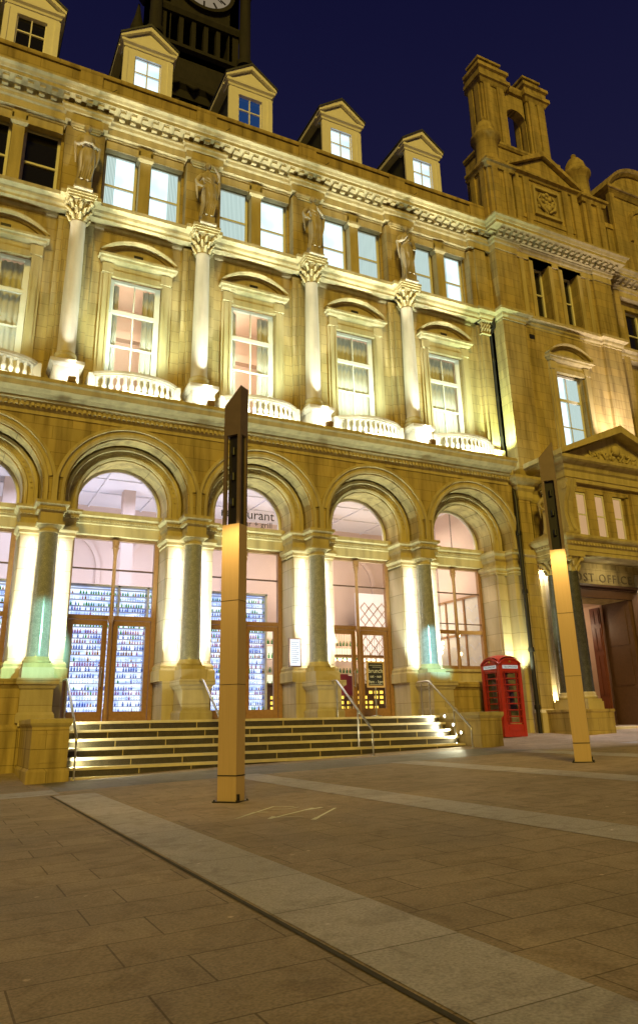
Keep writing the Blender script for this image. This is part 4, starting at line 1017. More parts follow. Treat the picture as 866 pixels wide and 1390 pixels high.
def stub(x0,x1,label):
    o=empty('stub_wall',((x0+x1)/2,-1.8,-1),label,'wall','stub walls ending the steps')
    m=MB(); m.box(x0,x1,-2.85,-.4,-1.2,.10); m.sweep([(-.2,-1.2),(.05,-1.2),(.05,-.78),(.0,-.72),(-.2,-.72)],[(x0,-.4),(x0,-2.85),(x1,-2.85),(x1,-.4)])
    link('wall_body',(m,M['wall']),o)
    m=MB(); m.sweep([(-.2,.06),(.0,.06),(.03,.1),(.05,.14),(.05,.22),(-.2,.23)],[(x0,-.4),(x0,-2.85),(x1,-2.85),(x1,-.4)]); m.box(x0+.1,x1-.1,-2.75,-.4,.1,.229)
    link('coping',(m,M['trim']),o)
    m=MB(); leaf(m,x0+.12,x1-.12,-2.852,-.62,-.06,.02,.008); link('panel',(m,M['wall']),o)
    return o
stub(-.28,.44,'low sandstone block at the left end of the steps, left of the handrail')
stub(10.9,11.62,'low sandstone block at the right end of the steps, in front of the phone box')
def handrail(x,label,posts,topx=0):
    o=empty('handrail',(x,-2,-.5),label,'handrail','steel handrails on the steps')
    zt=1.12; y0,y1=-.95,-2.80; zb=-.16; gz=H(x,y1)
    m=MB(); m.tube([(x,-.45,zt),(x,y0,zt),(x,y0-.1,zt-.03),(x,y1+.04,zb+.03),(x,y1,zb-.03),(x,y1-.0,zb-.10)],.028,10)
    link('rail',(m,M['bronze'] if False else M['steel']),o)
    for y in posts:
        zr=zt if y>=y0 else zt-(y0-y)/(y0-y1)*(zt-zb)
        m=MB(); z0=.17 if y>YT else None
        if z0 is None:
            i=min(6,int((YT-y)/G)+1); z0=NOS[i] if y>-2.78 else gz
        m.tube([(x,y,z0),(x,y,zr)],.019,8); m.lathe(x,y,[(.04,z0),(.04,z0+.012),(.02,z0+.02)],10); link('post',(m,M['steel']),o)
    return o
handrail(.60,'steel handrail at the left edge of the steps by the sandstone block',(-.95,-2.8))
handrail(3.85,'steel handrail on the steps behind the nearest bronze totem',(-.6,-2.35,-2.8))
handrail(7.62,'steel handrail in the middle of the steps left of the chalkboard',(-.6,-1.0,-2.1,-2.8))
handrail(10.62,'steel handrail at the right end of the steps by the bright step lights',(-.6,-1.0,-2.1,-2.8))
# step lights recessed at the right and left end
for x,yy,lab in ((10.87,-1.35,'upper step light glaring at the right end of the steps'),(10.87,-1.72,'middle step light glaring at the right end of the steps'),(10.87,-2.05,'lowest step light glaring at the right end of the steps')):
    z=NOS[0]-.15-(-1.35-yy)*.62
    m=MB(); m.lathe(0,0,[(.055,0),(.055,.05),(.04,.055)],14); me=m.mesh('step_light',M['steel']); me.transform(Matrix.Rotation(-PI/2,4,'Y'))
    o=link('step_light',me,None,(x+.03,yy,z+.12),lab,'step light','step lights at the right end')
    m=MB(); m.lathe(0,0,[(.038,.056),(.036,.06)],14); me=m.mesh('lens',M['lampw']); me.transform(Matrix.Rotation(-PI/2,4,'Y')); link('lens',me,o,(x+.03,yy,z+.12))

# ------------------------------------------------------------------ light totems
def totem(x,y,rz,h,lab):
    g=H(x,y); o=empty('light_totem',(x,y,g),lab,'totem','bronze light totems on the plaza')
    a,b=.150,.115; zs0,zs1=h-2.15,h-.68
    m=MB(); m.box(-a,a,-b,b,0,zs0)                       # lower solid
    link('shaft',(m,M['bronze']),o,(x,y,g)); m=MB()
    # upper: corner posts + back so that the lamp slots are real recesses
    t=.045
    for sx in (-1,1):
        for sy in (-1,1): m.box(sx*a,sx*(a-t*1.2),sy*b,sy*(b-t),zs0,zs1)
    m.box(-a+.05,a-.05,-b+.09,b-.05,zs0,zs1)
    # raked top
    q=[(-a,zs1),(a,zs1),(a,h+.16),(-a,h-.16)]; m.prism(q,-b,b,'y')
    link('lamp_head',(m,M['head']),o,(x,y,g))
    m=MB(); m.box(-a-.05,a+.05,-b-.05,b+.05,-.02,.012)
    for sx in (-1,1):
        for sy in (-1,1): m.lathe(sx*(a+.028),sy*(b+.028),[(.012,.01),(.012,.03)],8)
    link('base_plate',(m,M['iron']),o,(x,y,g))
    m=MB(); m.box(-a-.003,a+.003,-b-.003,b+.003,1.55,1.556); m.box(-a-.003,a+.003,-b-.003,b+.003,2.75,2.756); m.box(-a-.004,a+.004,-b-.004,b+.004,.33,.345); m.box(a,a+.02,-b+.02,-b+.07,.02,.1); link('base_joint',(m,M['iron']),o,(x,y,g))
    m=MB(); m.box(-a+.055,a-.055,-b+.07,-b+.09,zs0,zs1); m.box(a-.052,a-.03,-b+.05,b-.05,zs0,zs1)
    for i in range(3): m.lathe(0,-b+.05,[(.035,zs0+.3+i*.42),(.035,zs0+.42+i*.42)],10)
    link('lamp_slot',(m,M['iron']),o,(x,y,g))
    o.rotation_euler.z=rz; return o
totem(1.69,-8.97,math.radians(-52),6.07,'bronze light totem with raked top standing in front of the steps, nearer of two')
totem(8.86,-8.4,math.radians(-47),6.18,'bronze light totem with raked top before the post office door, farther of two')

# ------------------------------------------------------------------ telephone box
def phonebox(x,y):
    g=H(x,y)-.01; o=empty('telephone_box',(x,y,g),'red telephone box with domed roof standing beside the end pier of the arcade','phone box')
    h=.43; zt=2.0
    m=MB(); m.box(-h,h,-h,h,0,.12); m.box(-h+.02,h-.02,-h+.02,h-.02,.1,.14)
    for sx in (-1,1):
        for sy in (-1,1):
            m.box(sx*h,sx*(h-.10),sy*h,sy*(h-.10),.12,2.14)
            m.lathe(sx*(h-.105),sy*(h+.004),[(.012,.3),(.012,2.0)],6); m.lathe(sx*(h+.004),sy*(h-.105),[(.012,.3),(.012,2.0)],6)
    for f in range(4):
        m2=MB(); m2.box(-.33,.33,-h+.015,-h+.05,.12,.36); m2.box(-.33,.33,-h+.01,-h+.06,1.9,2.14); m2.box(-.24,.24,-h-.0,-h+.02,.17,.31)
        R=.62; zc=2.14+.17-R; a0=math.acos(.43/R)
        m2.arch([(R-.05,-h+.12),(R-.05,-h-.03),(R,-h-.035),(R,-h+.12)],0,zc,None,n=12,a0=a0,a1=PI-a0)
        pts=[((R-.03)*math.cos(PI-a0-(PI-2*a0)*i/12),zc+(R-.03)*math.sin(PI-a0-(PI-2*a0)*i/12)) for i in range(13)]
        m2.prism([(-.43,2.10)]+pts+[(.43,2.10)],-h,-h+.1,'y')
        c_,s_=[(1,0),(0,1),(-1,0),(0,-1)][f]
        m.add([(p[0]*c_-p[1]*s_,p[0]*s_+p[1]*c_,p[2]) for p in m2.v],m2.f)
    link('frame',(m,M['red']),o,(x,y,g))
    m=MB(); n=10; vs=[];fs=[]
    for j in range(n+1):
        for i in range(n+1):
            u=-1+2*i/n; v=-1+2*j/n; vs.append((u*h*.98,v*h*.98,2.16+.26*math.sqrt(max(0,1-.55*u*u-.45*v*v))))
    for j in range(n):
        for i in range(n): fs.append((j*(n+1)+i,j*(n+1)+i+1,(j+1)*(n+1)+i+1,(j+1)*(n+1)+i))
    m.add(vs,fs,True); link('domed_roof',(m,M['red']),o,(x,y,g))
    for f in range(4):
        m2=MB(); zz=fr(.40,1.88,8)
        for q in zz: m2.box(-.31,.31,-h+.02,-h+.05,q-.016,q+.016)
        for q in (-.32,-.225,.225,.32): m2.box(q-.014,q+.014,-h+.02,-h+.05,.38,1.9)
        c_,s_=[(1,0),(0,1),(-1,0),(0,-1)][f]
        R4=lambda L:[(p[0]*c_-p[1]*s_,p[0]*s_+p[1]*c_,p[2]) for p in L]
        mm=MB(); mm.add(R4(m2.v),m2.f); d=link('door' if f==3 else 'glazed_side',(mm,M['red']),o,(x,y,g))
        g2=MB(); g2.add(R4([(-.31,-h+.035,.4),(.31,-h+.035,.4),(.31,-h+.035,1.88),(-.31,-h+.035,1.88)]),[(0,1,2,3)]); link('pane',(g2,M['glass']),d,(x,y,g))
        g3=MB(); g3.add(R4([(-.30,-h-.006,1.985),(.30,-h-.006,1.985),(.30,-h-.006,2.085),(-.30,-h-.006,2.085)]),[(0,1,2,3)]); sg=link('sign_panel',(g3,M['phonesign']),o,(x,y,g))
        if f in (0,3):
            t=textmesh('sign_lettering','TELEPHONE',.085,M['black'],(x,y,g),sg,ext=.002,space_character=1.2)
            t.data.transform(Matrix.Rotation([0,PI/2,PI,-PI/2][f],4,'Z')@Matrix.Translation((0,-h-.008,2.007)))
        cr=MB(); cr.ball((0,-h-.01,2.20),.03,8,5,ry=.5); cr.box(-.035,.035,-h-.02,-h+.01,2.165,2.18); cr.ball((-.03,-h-.01,2.195),.016,6,4); cr.ball((.03,-h-.01,2.195),.016,6,4)
        c3=MB(); c3.add(R4(cr.v),cr.f,True); link('crown_emblem',(c3,M['gold']),o,(x,y,g))
    m=MB(); m.box(-.2,.2,.2,.38,.95,1.7); m.box(-.16,.16,.12,.22,.9,.98); m.box(-.3,.3,.38,.40,.4,1.9); link('telephone_unit',(m,simple('grey_telephone_panel',(.35,.34,.3),.5)),o,(x,y,g))
    return o
phonebox(13.63,-.62)

# ------------------------------------------------------------------ chalkboard, menu case
o=empty('chalkboard_sign',(9.0,-.75,.17),'small wood framed chalkboard on a steel post at the top of the steps','sign')
m=MB(); leaf(m,-.29,.29,0,.78,1.50,.05,.02); link('frame',(m,simple('pale_oak_frame',(.62,.42,.20),.5)),o,(9,-.75,.17))
m=MB(); m.box(-.25,.25,-.008,.012,.82,1.46); bd=link('board',(m,M['black']),o,(9,-.75,.17))
m=MB(); m.tube([(0,.03,0),(0,.03,.9)],.022,8); m.lathe(0,.03,[(.16,0),(.16,.02),(.03,.04)],16); link('post',(m,M['steel']),o,(9,-.75,.17))
for s,z,sz in (('brunch',1.18,.17),('sat - sun',1.05,.11),('9am - 1pm',.9,.115)): textmesh('chalk_writing',s,sz,M['chalk_and_light'],(9,-.765,.17+z),bd,ext=.002)
m=MB(); m.box(-.2,.2,-.012,-.009,1.385,1.393); m.box(-.1,.2,-.012,-.009,1.335,1.342); m.box(-.2,.2,-.012,-.009,.86,.868); link('chalk_line',(m,M['chalk_and_light']),bd,(9,-.75,.17))
o=empty('menu_case',(6.95,.2,1.5),'framed backlit menu case hung on the pier left of the third column','menu case')
m=MB(); leaf(m,-.19,.19,.02,1.56,2.36,.03,.03); link('frame',(m,M['darkwood']),o,(6.95,.2,0))
m=MB(); m.box(-.17,.17,.0,.03,1.58,2.34); sh_=link('menu_sheet',(m,M['menu']),o,(6.95,.2,0))
m=MB()
for i in range(11): m.box(-.11,.11 if i%3 else .05,-.004,-.001,1.68+i*.055,1.69+i*.055)
link('menu_text_lines',(m,M['lettering']),sh_,(6.95,.2,0))

# ------------------------------------------------------------------ floodlights on the balcony cornice and uplights
def light(name,typ,loc,energy,col,parent=None,rot=None,**kw):
    d=bpy.data.lights.new(name,typ); d.energy=energy; d.color=col
    for a,b in kw.items(): setattr(d,a,b)
    o=bpy.data.objects.new(name,d); C.objects.link(o); o.location=loc
    if rot is not None: o.rotation_euler=Vector(rot).to_track_quat('-Z','Y').to_euler()
    if parent is not None: o.parent=parent; o.location=Vector(loc)-WL[parent.name]
    return o
GW=(.90,1,.98); fm=MB(); fm.box(-.10,.10,-.07,.07,.05,.2); fm.box(-.02,.02,-.03,.03,-.0,.06); fme=fm.mesh('floodlight',simple('brown_lamp_housing',(.22,.13,.05),.5))
names={-1:'left of the leftmost visible column',0:'leftmost visible upper column',1:'upper column left of the nearest totem',2:'upper column right of the nearest totem',3:'upper column nearest the corner pavilion'}
for k in rng(-2,4):
    x=k*B+.12
    if k>=0: link('floodlight',fme,None,(x,-.80,8.6),'small brown floodlight before the '+names[k],'floodlight','floodlights before the upper columns')
    w=1 if k>=1 else .45
    light('column_flood','SPOT',(x+.0,-.90,8.84),1250*w,GW,rot=(-.03,.20,1),spot_size=math.radians(40),spot_blend=.5,shadow_soft_size=.06)
    light('pedestal_flood','SPOT',(x,-.86,8.80),170*w,GW,rot=(-.02,1,.35),spot_size=math.radians(110),spot_blend=.6,shadow_soft_size=.05)
    tx=Vector((k*B,-.3,16.5))-Vector((k*B-1.45,-1.05,8.9)); light('added_statue_fill','SPOT',(k*B-1.45,-1.05,8.9),{0:2600,3:3200}.get(k,1100),(1,.95,.75),rot=tuple(tx),spot_size=math.radians(15),spot_blend=.5,shadow_soft_size=.06)  # added crosslight without a fitting, brightens each statue
    c=(k+.5)*B; q=1 if k>=0 else .35
    light('pediment_flood','SPOT',(c,-.84,9.36),820*q,(.78,1,.82),rot=(0,.36,1),spot_size=math.radians(118),spot_blend=.9,shadow_soft_size=.10)
    for dx,yy,tw in ((-.74,-.80,.30),(0,-.86,0),(.74,-.80,-.30)): light('balcony_flood','AREA',(c+dx,yy,8.67),27*q,(.84,1,.88),rot=(-tw,1,.22),shape='RECTANGLE',size=.72,size_y=.05)
    if k>=0: light('cornice_flood','SPOT',(c,-1.0,8.72),3000,(1,.96,.80),rot=(0,.085,1),spot_size=math.radians(20),spot_blend=.45,shadow_soft_size=.12)
    # ground level uplights each side of every column
    for s in (-1,1):
        light('pier_uplight','SPOT',(k*B+s*.80,-.06,1.3),820,(.84,1,.84),rot=(s*.12,.17,1),spot_size=math.radians(52),spot_blend=.7,shadow_soft_size=.08)
        light('pier_strip','AREA',(k*B+s*.32,.06,3.15),27,(1,1,.96),rot=(s*.45,1,0),shape='RECTANGLE',size=.05,size_y=3.0)
m=MB()
x=4*B
light('pier_uplight','SPOT',(x-.5,-.45,1.3),330,(.9,1,.6),rot=(0,.1,1),spot_size=2.0,spot_blend=.7,shadow_soft_size=.05)
light('wall_flood','SPOT',(15.0,.02,8.75),1500,(.72,1,.58),rot=(.20,.06,1),spot_size=1.2,spot_blend=.7,shadow_soft_size=.06)
light('wing_flood','SPOT',(21.4,-1.0,9.3),1000,(1,.82,.74),rot=(.02,.24,1),spot_size=.9,spot_blend=.8,shadow_soft_size=.08)
light('cornice_flood','SPOT',(20.4,-1.0,9.4),1100,(1,.84,.72),rot=(-.03,.13,1),spot_size=1.3,spot_blend=.8,shadow_soft_size=.08)
light('portico_uplight','SPOT',(16.2,-.42,.4),220,(1,.95,.8),rot=(-.05,.15,1),spot_size=1.9,spot_blend=.6,shadow_soft_size=.04)
light('portico_downlight','SPOT',(16.1,-.45,5.0),220,(1,.95,.8),rot=(.05,.12,-1),spot_size=1.9,spot_blend=.6,shadow_soft_size=.04)
light('portico_downlight','SPOT',(21.2,-.6,5.0),420,(1,.95,.8),rot=(.05,.12,-1),spot_size=1.9,spot_blend=.6,shadow_soft_size=.04)
light('added_frieze_fill','SPOT',(18.8,-1.35,5.0),40,(1,.85,.5),rot=(0,.9,-.6),spot_size=2.6,spot_blend=.8,shadow_soft_size=.1)  # added spot without a fitting, lifts the name frieze out of shade
light('portico_downlight','SPOT',(18.8,-1.9,5.0),700,(1,.92,.95),rot=(0,-.25,-1),spot_size=1.6,spot_blend=.5,shadow_soft_size=.05)
light('portico_downlight','SPOT',(15.3,-1.4,5.0),420,(1,.92,.95),rot=(-.25,-.15,-1),spot_size=1.1,spot_blend=.4,shadow_soft_size=.05)
light('lobby_light','POINT',(18.7,2.6,3.4),42,(1,.74,.46),shadow_soft_size=.2)
# step lights
for yy in (-1.35,-1.72,-2.05): light('step_glow','SPOT',(10.78,yy,.05-(-1.35-yy)*.62+.02),60,(1,.97,.66),rot=(-1,.1,-.05),spot_size=2.6,spot_blend=.9,shadow_soft_size=.04)
for yy in (-1.35,-1.9,-2.4): light('step_glow','SPOT',(.56,yy,.0-(-1.35-yy)*.62),120,(1,.97,.58),rot=(1,.05,-.05),spot_size=2.6,spot_blend=.9,shadow_soft_size=.04)
# restaurant and room lights
for x in (-3,1.0,4.8): light('ceiling_light','AREA',(x,3.6,7.4),190,(.60,.68,1),rot=(0,0,-1),size=2.5)
for x in (8.8,12.6): light('ceiling_light','AREA',(x,3.8,7.3),170,(1,.84,.66),rot=(0,0,-1),size=2.2)
for x in (1.0,4.8,9.6,13): light('room_uplight','AREA',(x,4.2,2.2),130 if x>7 else 150,(1,.84,.68) if x>7 else (.86,.84,1),rot=(0,.25,1),size=2.0)
for k,e,cc_ in ((-1,50,(1,.88,.65)),(0,125,(1,.86,.64)),(1,190,(1,.88,.66)),(2,105,(1,.98,.80)),(3,80,(1,.98,.80))):
    light('room_light','POINT',((k+.5)*B,2.6,12.6),e,cc_,shadow_soft_size=.25)
# totem lamps
light('totem_lamp','SPOT',(1.75,-8.7,3.4),5200,(.40,1,.78),rot=(-1.78,8.4,-1.35),spot_size=math.radians(15),spot_blend=.5,shadow_soft_size=.05)
light('totem_lamp','SPOT',(8.8,-8.1,3.6),6000,(.36,.95,1),rot=(2.72,7.9,-1.6),spot_size=math.radians(12),spot_blend=.5,shadow_soft_size=.05)

for (x,y,z,r) in ((1.69,-8.97,2.95,-52),(8.86,-8.4,3.25,-47)):
    a=math.radians(r); nx,ny=math.sin(a),-math.cos(a)
    light('added_totem_fill','SPOT',(x+nx*.75,y+ny*.75,z+.25),110,(1,.68,.24),rot=(-nx*.42,-ny*.42,-1),spot_size=math.radians(100),spot_blend=.8,shadow_soft_size=.05)  # added spot hanging free of the totem to brighten its shaft

# ------------------------------------------------------------------ wine wall, bar
o=empty('wine_rack',(1.5,2.6,.17),'tall backlit wine wall filling the rooms behind the left doors','wine rack')
m=MB(); m.box(-7,7.0,2.62,2.66,.2,3.9); link('backlight',(m,M['winewall']),o)
m=MB(); zs=[.26]
while len(zs)<24: zs.append(zs[-1]+(.13,.18,.15,.17,.14)[len(zs)%5])
for z in zs: m.box(-7,7,2.38,2.6,z-.012,z)
link('shelves',(m,M['shelf']),o)
m=MB()
for x in (-6.9,-4.6,-2.3,-.9,.5,2.35,3.2,5.0,5.95,6.95): m.box(x-.03,x+.03,2.34,2.62,.17,3.95)
m.box(-7,7,2.34,2.62,3.9,3.96); link('uprights',(m,M['shelf']),o)
bot=MB(); bot.lathe(0,0,[(.027,0),(.028,.07),(.011,.10),(.011,.128)],6)
cols={'green':(.10,.50,.22),'brown':(.60,.36,.16),'blue':(.34,.42,.66),'red':(.66,.42,.54),'pale':(.86,.90,.96)}
bm={c_:bot.mesh('bottle',bottleglass(c_+'_bottle_glass',v)) for c_,v in cols.items()}
rowc=['pale','pale','blue','pale','red','blue','pale','blue','blue','red','pale','brown','blue','red','blue','red','green','blue','pale','blue','green','pale','green']
cnt=0; rnd=random.Random(11); stuff={c_:MB() for c_ in cols}
indiv={12:(.8,6.9),8:(.8,6.9),9:(.8,6.9),15:(.8,6.9)}
lab={'green':'row of green bottles','brown':'row of brown bottles','blue':'row of blue black bottles','red':'row of red bottles','pale':'row of pale bottles'}
for ri,z in enumerate(zs[:-1]):
    x=-6.8
    while x<6.9:
        x+=.072+rnd.uniform(-.006,.010)
        if rnd.random()<.16: continue
        c_=rowc[ri] if rnd.random()<.8 else rnd.choice(list(cols))
        yy=2.46+rnd.uniform(-.02,.02)
        if ri in indiv and indiv[ri][0]<x<indiv[ri][1] and cnt<292:
            cnt+=1; link('bottle',bm[c_],None,(x,yy,z),'small '+c_+' glass bottle among the bottles standing on the backlit wine wall','bottle','bottles on the wine wall')
        else:
            s=stuff[c_]; q=rnd.uniform(.72,1.02); s.add([(p[0]*q+x,p[1]*q+yy,p[2]*q+z) for p in bot.v],bot.f,True)
for c_ in cols: link('wine_bottles',(stuff[c_],bpy.data.materials[c_+'_bottle_glass']),None,(0,0,0),c_+' bottles packed along the shelves of the backlit wine wall','bottles',None,'stuff')
# bar behind third doors
o=empty('bar_counter',(9.6,4.2,.17),'long bar counter with yellow lit front behind the third pair of doors','bar counter')
m=MB(); m.box(7.7,12.2,4.0,4.5,.17,1.25); m.box(7.6,12.3,3.9,4.6,1.25,1.32); link('counter',(m,M['darkwood']),o)
m=MB()
for i in range(20):
    for j in range(5):
        if (i*7+j*3)%4: m.box(7.8+i*.22,7.93+i*.22,3.985,4.0,.3+j*.17,.40+j*.17)
link('lit_front',(m,M['yellow']),o)
o=empty('back_bar',(9.8,6.2,.17),'mirrored back bar shelves with glasses and bottles','back bar')
m=MB(); m.box(7.6,12.4,6.2,6.3,.17,3.6)
for z in (1.3,1.8,2.3,2.8): m.box(7.6,12.4,5.95,6.2,z-.03,z)
link('shelving',(m,M['pink']),o)
m=MB(); m.box(7.7,12.3,6.17,6.195,2.32,2.74); m.box(7.7,12.3,6.17,6.195,1.32,1.74); link('shelf_light',(m,bpy.data.materials.get('bar_shelf_glow') or emis('bar_shelf_glow',(1,.88,.55),1.6)),o)
b3=MB(); rnd=random.Random(4)
for z in (1.3,1.8,2.3,2.8):
    x=7.75
    while x<12.3:
        x+=.13+rnd.uniform(0,.03); b3.add([(p[0]*1.5+x,p[1]*1.5+6.05,p[2]*1.6+z) for p in bot.v],bot.f,True)
link('spirit_bottles',(b3,bpy.data.materials['green_bottle_glass']),None,(0,0,0),'bottles and glasses crowded on the shelves of the back bar','bottles',None,'stuff')
def pendant(x,y,z,label,shade=True):
    o=empty('pendant_lamp',(x,y,z),label,'pendant lamp','pendant lamps in the restaurant')
    m=MB(); m.tube([(0,0,.25),(0,0,7.6-z)],.008,5); link('cord',(m,M['iron']),o,(x,y,z))
    m=MB()
    if shade: m.lathe(0,0,[(.36,0),(.24,.32)],20,cap=False)
    else: m.ball((0,0,.1),.07,10,8)
    link('lamp_shade' if shade else 'bulb',(m,emis('cream_shade_glow',(1,.78,.45),2.4) if shade else M['lamp']),o,(x,y,z))
pendant(9.05,2.3,2.5,'cream conical pendant lampshade glowing behind the left leaf of the third doors')
pts=[(9.25,2.3,3.58,'round bulb high behind the third doors')]+[(13.3+.26*i,2.0+.3*(i%3),2.15+.2*((i*5)%4),w+' bulb of the cluster hanging behind the right hand arcade window') for i,w in enumerate(('first from the left','second from the left','third from the left','fourth from the left','fifth from the left'))]
for x,y,z,l in pts: pendant(x,y,z,l,False)
o=empty('patterned_screen',(13.6,6.6,.17),'pale lattice patterned screen wall behind the right hand arcade window','screen')
m=MB(); m.box(12.6,15.0,6.6,6.66,.2,5.0); link('panel',(m,M['ceil']),o)
m=MB()
for i in range(6):
    for j in range(9):
        x=12.8+i*.4; z=.8+j*.45; m.tube([(x,6.57,z),(x+.2,6.57,z+.22),(x+.4,6.57,z)],.014,5); m.tube([(x,6.57,z),(x+.2,6.57,z-.22),(x+.4,6.57,z)],.014,5)
link('lattice',(m,M['wood']),o)
o=empty('glass_rack',(10.4,3.4,2.1),'long lit glass rack with a row of small lamps hanging over the bar','glass rack')
m=MB(); m.box(8.6,12.6,3.35,3.6,2.16,2.24); m.box(8.6,8.66,3.45,3.5,2.2,4.5); m.box(12.4,12.46,3.45,3.5,2.2,4.5)
for i in range(40): m.tube([(8.65+i*.1,3.5,2.24),(8.65+i*.1,3.5,3.0)],.006,4)
link('rack_frame',(m,M['wood']),o)
for i in range(20):
    m=MB(); m.lathe(0,0,[(.012,.09),(.05,.06),(.055,0)],8,cap=False); m.ball((0,0,.02),.035,6,5); link('lamp',(m,M['lamp']),o,(8.8+i*.19,3.45,2.04))
o=empty('framed_glass_screen',(14.95,4.5,.17),'wood framed patterned glass screen on the side wall behind the right hand arcade window','screen')
m=MB(); m.box(14.98,15.04,1.6,7.3,.3,4.3); link('panel',(m,M['curtain']),o)
m=MB()
for yy in (1.6,2.7,3.8,4.9,6.0,7.2): m.box(14.93,14.99,yy-.04,yy+.04,.3,4.3)
for zz in (.3,1.3,3.0,4.3): m.box(14.93,14.985,1.6,7.24,zz-.04,zz+.04)
link('screen_frame',(m,M['wood']),o)
m=MB()
for i in range(11):
    for j in range(8):
        yy=1.75+i*.5; z=.6+j*.45; m.tube([(14.975,yy,z),(14.975,yy+.25,z+.22),(14.975,yy+.5,z),(14.975,yy+.25,z-.22),(14.975,yy,z)],.010,4)
link('tracery',(m,M['shelf']),o)
def stool(x,y,lab):
    o=empty('bar_chair',(x,y,.17),lab,'chair','maroon chairs inside the third doors')
    m=MB(); m.box(-.2,.2,-.2,.2,.68,.76); link('seat',(m,simple('maroon_leather',(.20,.02,.05),.5)),o,(x,y,.17))
    m=MB(); m.prism([(.2,.76),(.26,1.35),(.20,1.35),(.15,.76)],-.2,.2,'x'); link('backrest',(m,bpy.data.materials['maroon_leather']),o,(x,y,.17))
    for sx in (-1,1):
        for sy in (-1,1):
            m=MB(); m.tube([(sx*.17,sy*.17,.68),(sx*.22,sy*.22,0)],.016,6); link('leg',(m,M['darkwood']),o,(x,y,.17))
stool(9.6,2.1,'maroon bar chair just inside the right leaf of the third doors'); stool(10.2,2.8,'maroon bar chair farther in near the bar counter')

# ------------------------------------------------------------------ statues
def statue_mesh(name,seed=0,arm=0):
    r=random.Random(seed); m=MB(); n=48
    prof=[(0,.20,.16),(.05,.225,.175),(.25,.20,.165),(.55,.205,.165),(.85,.225,.165),(1.05,.215,.155),(1.2,.155,.125),(1.32,.165,.13),(1.45,.195,.14),(1.56,.215,.13),(1.63,.16,.10),(1.68,.075,.075),(1.76,.062,.065)]
    vs=[];fs=[]; ph=r.uniform(0,6); sway=r.choice((-1,1))
    off=lambda z: sway*.055*math.sin(z*1.75)
    for j,(z,a,b) in enumerate(prof):
        for i in range(n):
            t=2*PI*i/n; amp=.13 if z<1.0 else (.05 if z<1.6 else 0)
            f=1+amp*(abs(math.sin(4.5*t+ph+z*.9))-.6+.35*math.sin(3*t+ph*2-z*1.5))
            vs.append((off(z)+a*f*math.cos(t),b*f*math.sin(t)-.03*math.sin(z*2),z))
    for j in range(len(prof)-1):
        for i in range(n):
            k=(i+1)%n; fs.append((j*n+i,j*n+k,(j+1)*n+k,(j+1)*n+i))
    fs.append(tuple(range(n-1,-1,-1))); fs.append(tuple((len(prof)-1)*n+i for i in range(n)))
    m.add(vs,fs,True)
    hx=off(1.8)
    m.ball((hx,-.03,1.87),.10,16,10,rx=.85,ry=1.0,rz=1.25); m.ball((hx,.0,1.91),.108,12,8,rx=.98,ry=1.05,rz=.95); m.ball((hx,-.13,1.86),.018,6,5,rz=1.8); m.ball((hx,-.11,1.81),.03,6,5,rz=.5)
    for s in (-1,1): m.ball((hx+s*.035,-.118,1.895),.012,6,4)
    for s in (-1,1):
        if arm==1: p=[(s*.19,0,1.56),(s*.31,-.02,1.28),(s*.17,-.17,1.22),(s*.05,-.20,1.36)]
        elif (arm==2 and s==sway): p=[(s*.19,0,1.56),(s*.33,-.05,1.40),(s*.27,-.14,1.62),(s*.16,-.16,1.76)]
        elif s==sway: p=[(s*.19,0,1.56),(s*.34,-.02,1.27),(s*.20,-.17,1.30),(s*.06,-.19,1.47)]
        else: p=[(s*.19,0,1.56),(s*.35,.02,1.30),(s*.31,-.08,1.12),(s*.22,-.15,1.04)]
        p=[(a+off(1.3)*.6,b,c) for a,b,c in p]
        m.tube(p,[.068,.060,.045,.034],10)
        m.tube([p[0],((p[0][0]+p[1][0])/2,p[0][1],(p[0][2]+p[1][2])/2),p[1]],[.07,.085,.07],10)
        h=Vector(p[-1]); d=(h-Vector(p[-2])).normalized(); m.ball(h,.040,8,6)
        for q in range(4):
            w=Vector((0.016*(q-1.5),0,.004*q)); m.tube([h+w,h+w+d*.045,h+w+d*.075+Vector((0,-.01,-.01))],[.012,.011,.008],5)
        m.tube([h,h+Vector((-s*.03,-.03,.03)),h+Vector((-s*.04,-.05,.05))],[.013,.011,.009],5)
        # sleeve drapery hanging from the forearm
        m.tube([p[1],(p[1][0]*.97,p[1][1]-.01,p[1][2]-.3),(p[1][0]*.86,p[1][1],p[1][2]-.62)],[.05,.038,.015],7)
    for i in range(4):   # mantle folds across the body
        z=1.50-i*.12; m.tube([(off(z)-sway*.17,-.08,z),(off(z)-sway*.02,-.15,z-.13),(off(z)+sway*.15,-.13,z-.30),(off(z)+sway*.2,0,z-.42)],[.016,.026,.026,.014],6)
    for i in range(6):
        x=-.16+i*.062; m.tube([(x+off(1),-.15,1.02-.03*i),(x+.02+off(.5),-.185,.5),(x,-.185,.04)],[.012,.024,.022],6)
    if arm==1: m.box(-.10,.10,-.27,-.21,1.22,1.46)
    for s in (-1,1): m.ball((s*.08,-.19,.03),.05,8,5,ry=1.5,rz=.6)
    m.box(-.20,.20,-.20,.20,-.28,.015); m.box(-.25,.25,-.24,.24,-.28,-.20)
    return m.mesh(name,M['statue'])
def statue(x,y,z,seed,arm,label,sc_=1.0,rz=0):
    me=statue_mesh('stone_statue',seed,arm)
    o=link('stone_statue',me,None,(x,y,z),label,'statue','draped stone statues on the facade'); o.scale=(sc_,sc_,sc_); o.rotation_euler.z=rz
    md=o.modifiers.new('fuse','REMESH'); md.mode='VOXEL'; md.voxel_size=.014; md.use_smooth_shade=True
    md=o.modifiers.new('soft','SMOOTH'); md.factor=.5; md.iterations=1
    return o
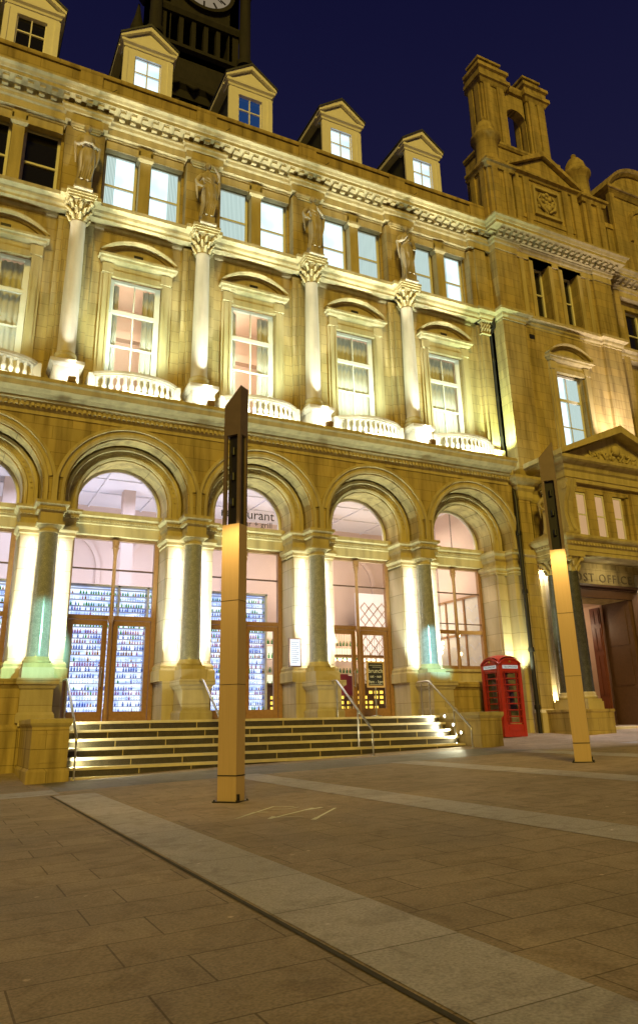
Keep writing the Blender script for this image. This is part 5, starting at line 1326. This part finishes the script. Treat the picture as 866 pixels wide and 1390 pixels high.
for k,arm,l in ((-1,0,'draped stone statue above the column out at the left edge'),(0,1,'draped stone statue clutching a tablet to its chest, above the leftmost visible upper column'),(1,2,'draped stone statue with one raised arm, above the upper column left of the nearest totem'),(2,0,'draped stone statue, mostly in shadow, above the upper column right of the nearest totem'),(3,0,'draped stone statue with clearly lit robe folds, nearest the corner pavilion on the upper floor')):
    statue(k*B,-.26,15.28,10+k,arm,l,1.08,.0)
statue(16.05,-.85,6.0,30,0,'smaller draped stone statue above the dark portico column, left of the portico pediment',.8)
m=MB(); m.box(15.72,16.38,-1.15,-.5,5.75,5.92); link('statue_plinth',(m,M['trim']),BLD)

# ------------------------------------------------------------------ world, sun, camera
w=bpy.data.worlds.new('World'); sc.world=w; w.use_nodes=True; nt=w.node_tree
bg=nt.nodes['Background']; bg.inputs[1].default_value=1
tc=N(nt,'ShaderNodeTexCoord'); sp=N(nt,'ShaderNodeSeparateXYZ'); nt.links.new(tc.outputs['Generated'],sp.inputs[0])
rp=N(nt,'ShaderNodeValToRGB'); rp.color_ramp.elements[0].position=0; rp.color_ramp.elements[0].color=(.028,.022,.062,1)
rp.color_ramp.elements[1].position=.8; rp.color_ramp.elements[1].color=(.0052,.0052,.029,1)
e=rp.color_ramp.elements.new(.45); e.color=(.0135,.0125,.045,1)
nt.links.new(sp.outputs[2],rp.inputs[0]); nt.links.new(rp.outputs[0],bg.inputs[0])
sd=(.42,1,-.62)
light('plaza_light','SUN',(-10,-30,25),1.95,(1,.70,.085),rot=sd,angle=math.radians(14))

cam=bpy.data.cameras.new('Camera'); co=bpy.data.objects.new('Camera',cam); C.objects.link(co); sc.camera=co
f,yaw,pitch,roll=1010.204,.4709,.3185,-.0223
fw=Vector((math.sin(yaw)*math.cos(pitch),math.cos(yaw)*math.cos(pitch),math.sin(pitch)))
r0=Vector((math.cos(yaw),-math.sin(yaw),0)); u0=r0.cross(fw)
r=r0*math.cos(roll)+u0*math.sin(roll); u=-r0*math.sin(roll)+u0*math.cos(roll)
mt=Matrix(((r.x,u.x,-fw.x,-2.1881),(r.y,u.y,-fw.y,-19.4812),(r.z,u.z,-fw.z,0),(0,0,0,1)))
co.matrix_world=mt
cam.sensor_fit='VERTICAL'; cam.sensor_height=36; cam.lens=f/1390*36; cam.shift_y=-45/1390; cam.clip_end=600; cam.clip_start=.1
sc.view_settings.view_transform='Standard'; sc.view_settings.look='None'; sc.view_settings.exposure=0; sc.view_settings.gamma=1
try:
    sc.cycles.use_denoising=True; sc.cycles.use_light_tree=True; sc.cycles.max_bounces=6; sc.cycles.diffuse_bounces=3; sc.cycles.glossy_bounces=3; sc.cycles.transparent_max_bounces=8
    sc.cycles.sample_clamp_indirect=4
except Exception: pass
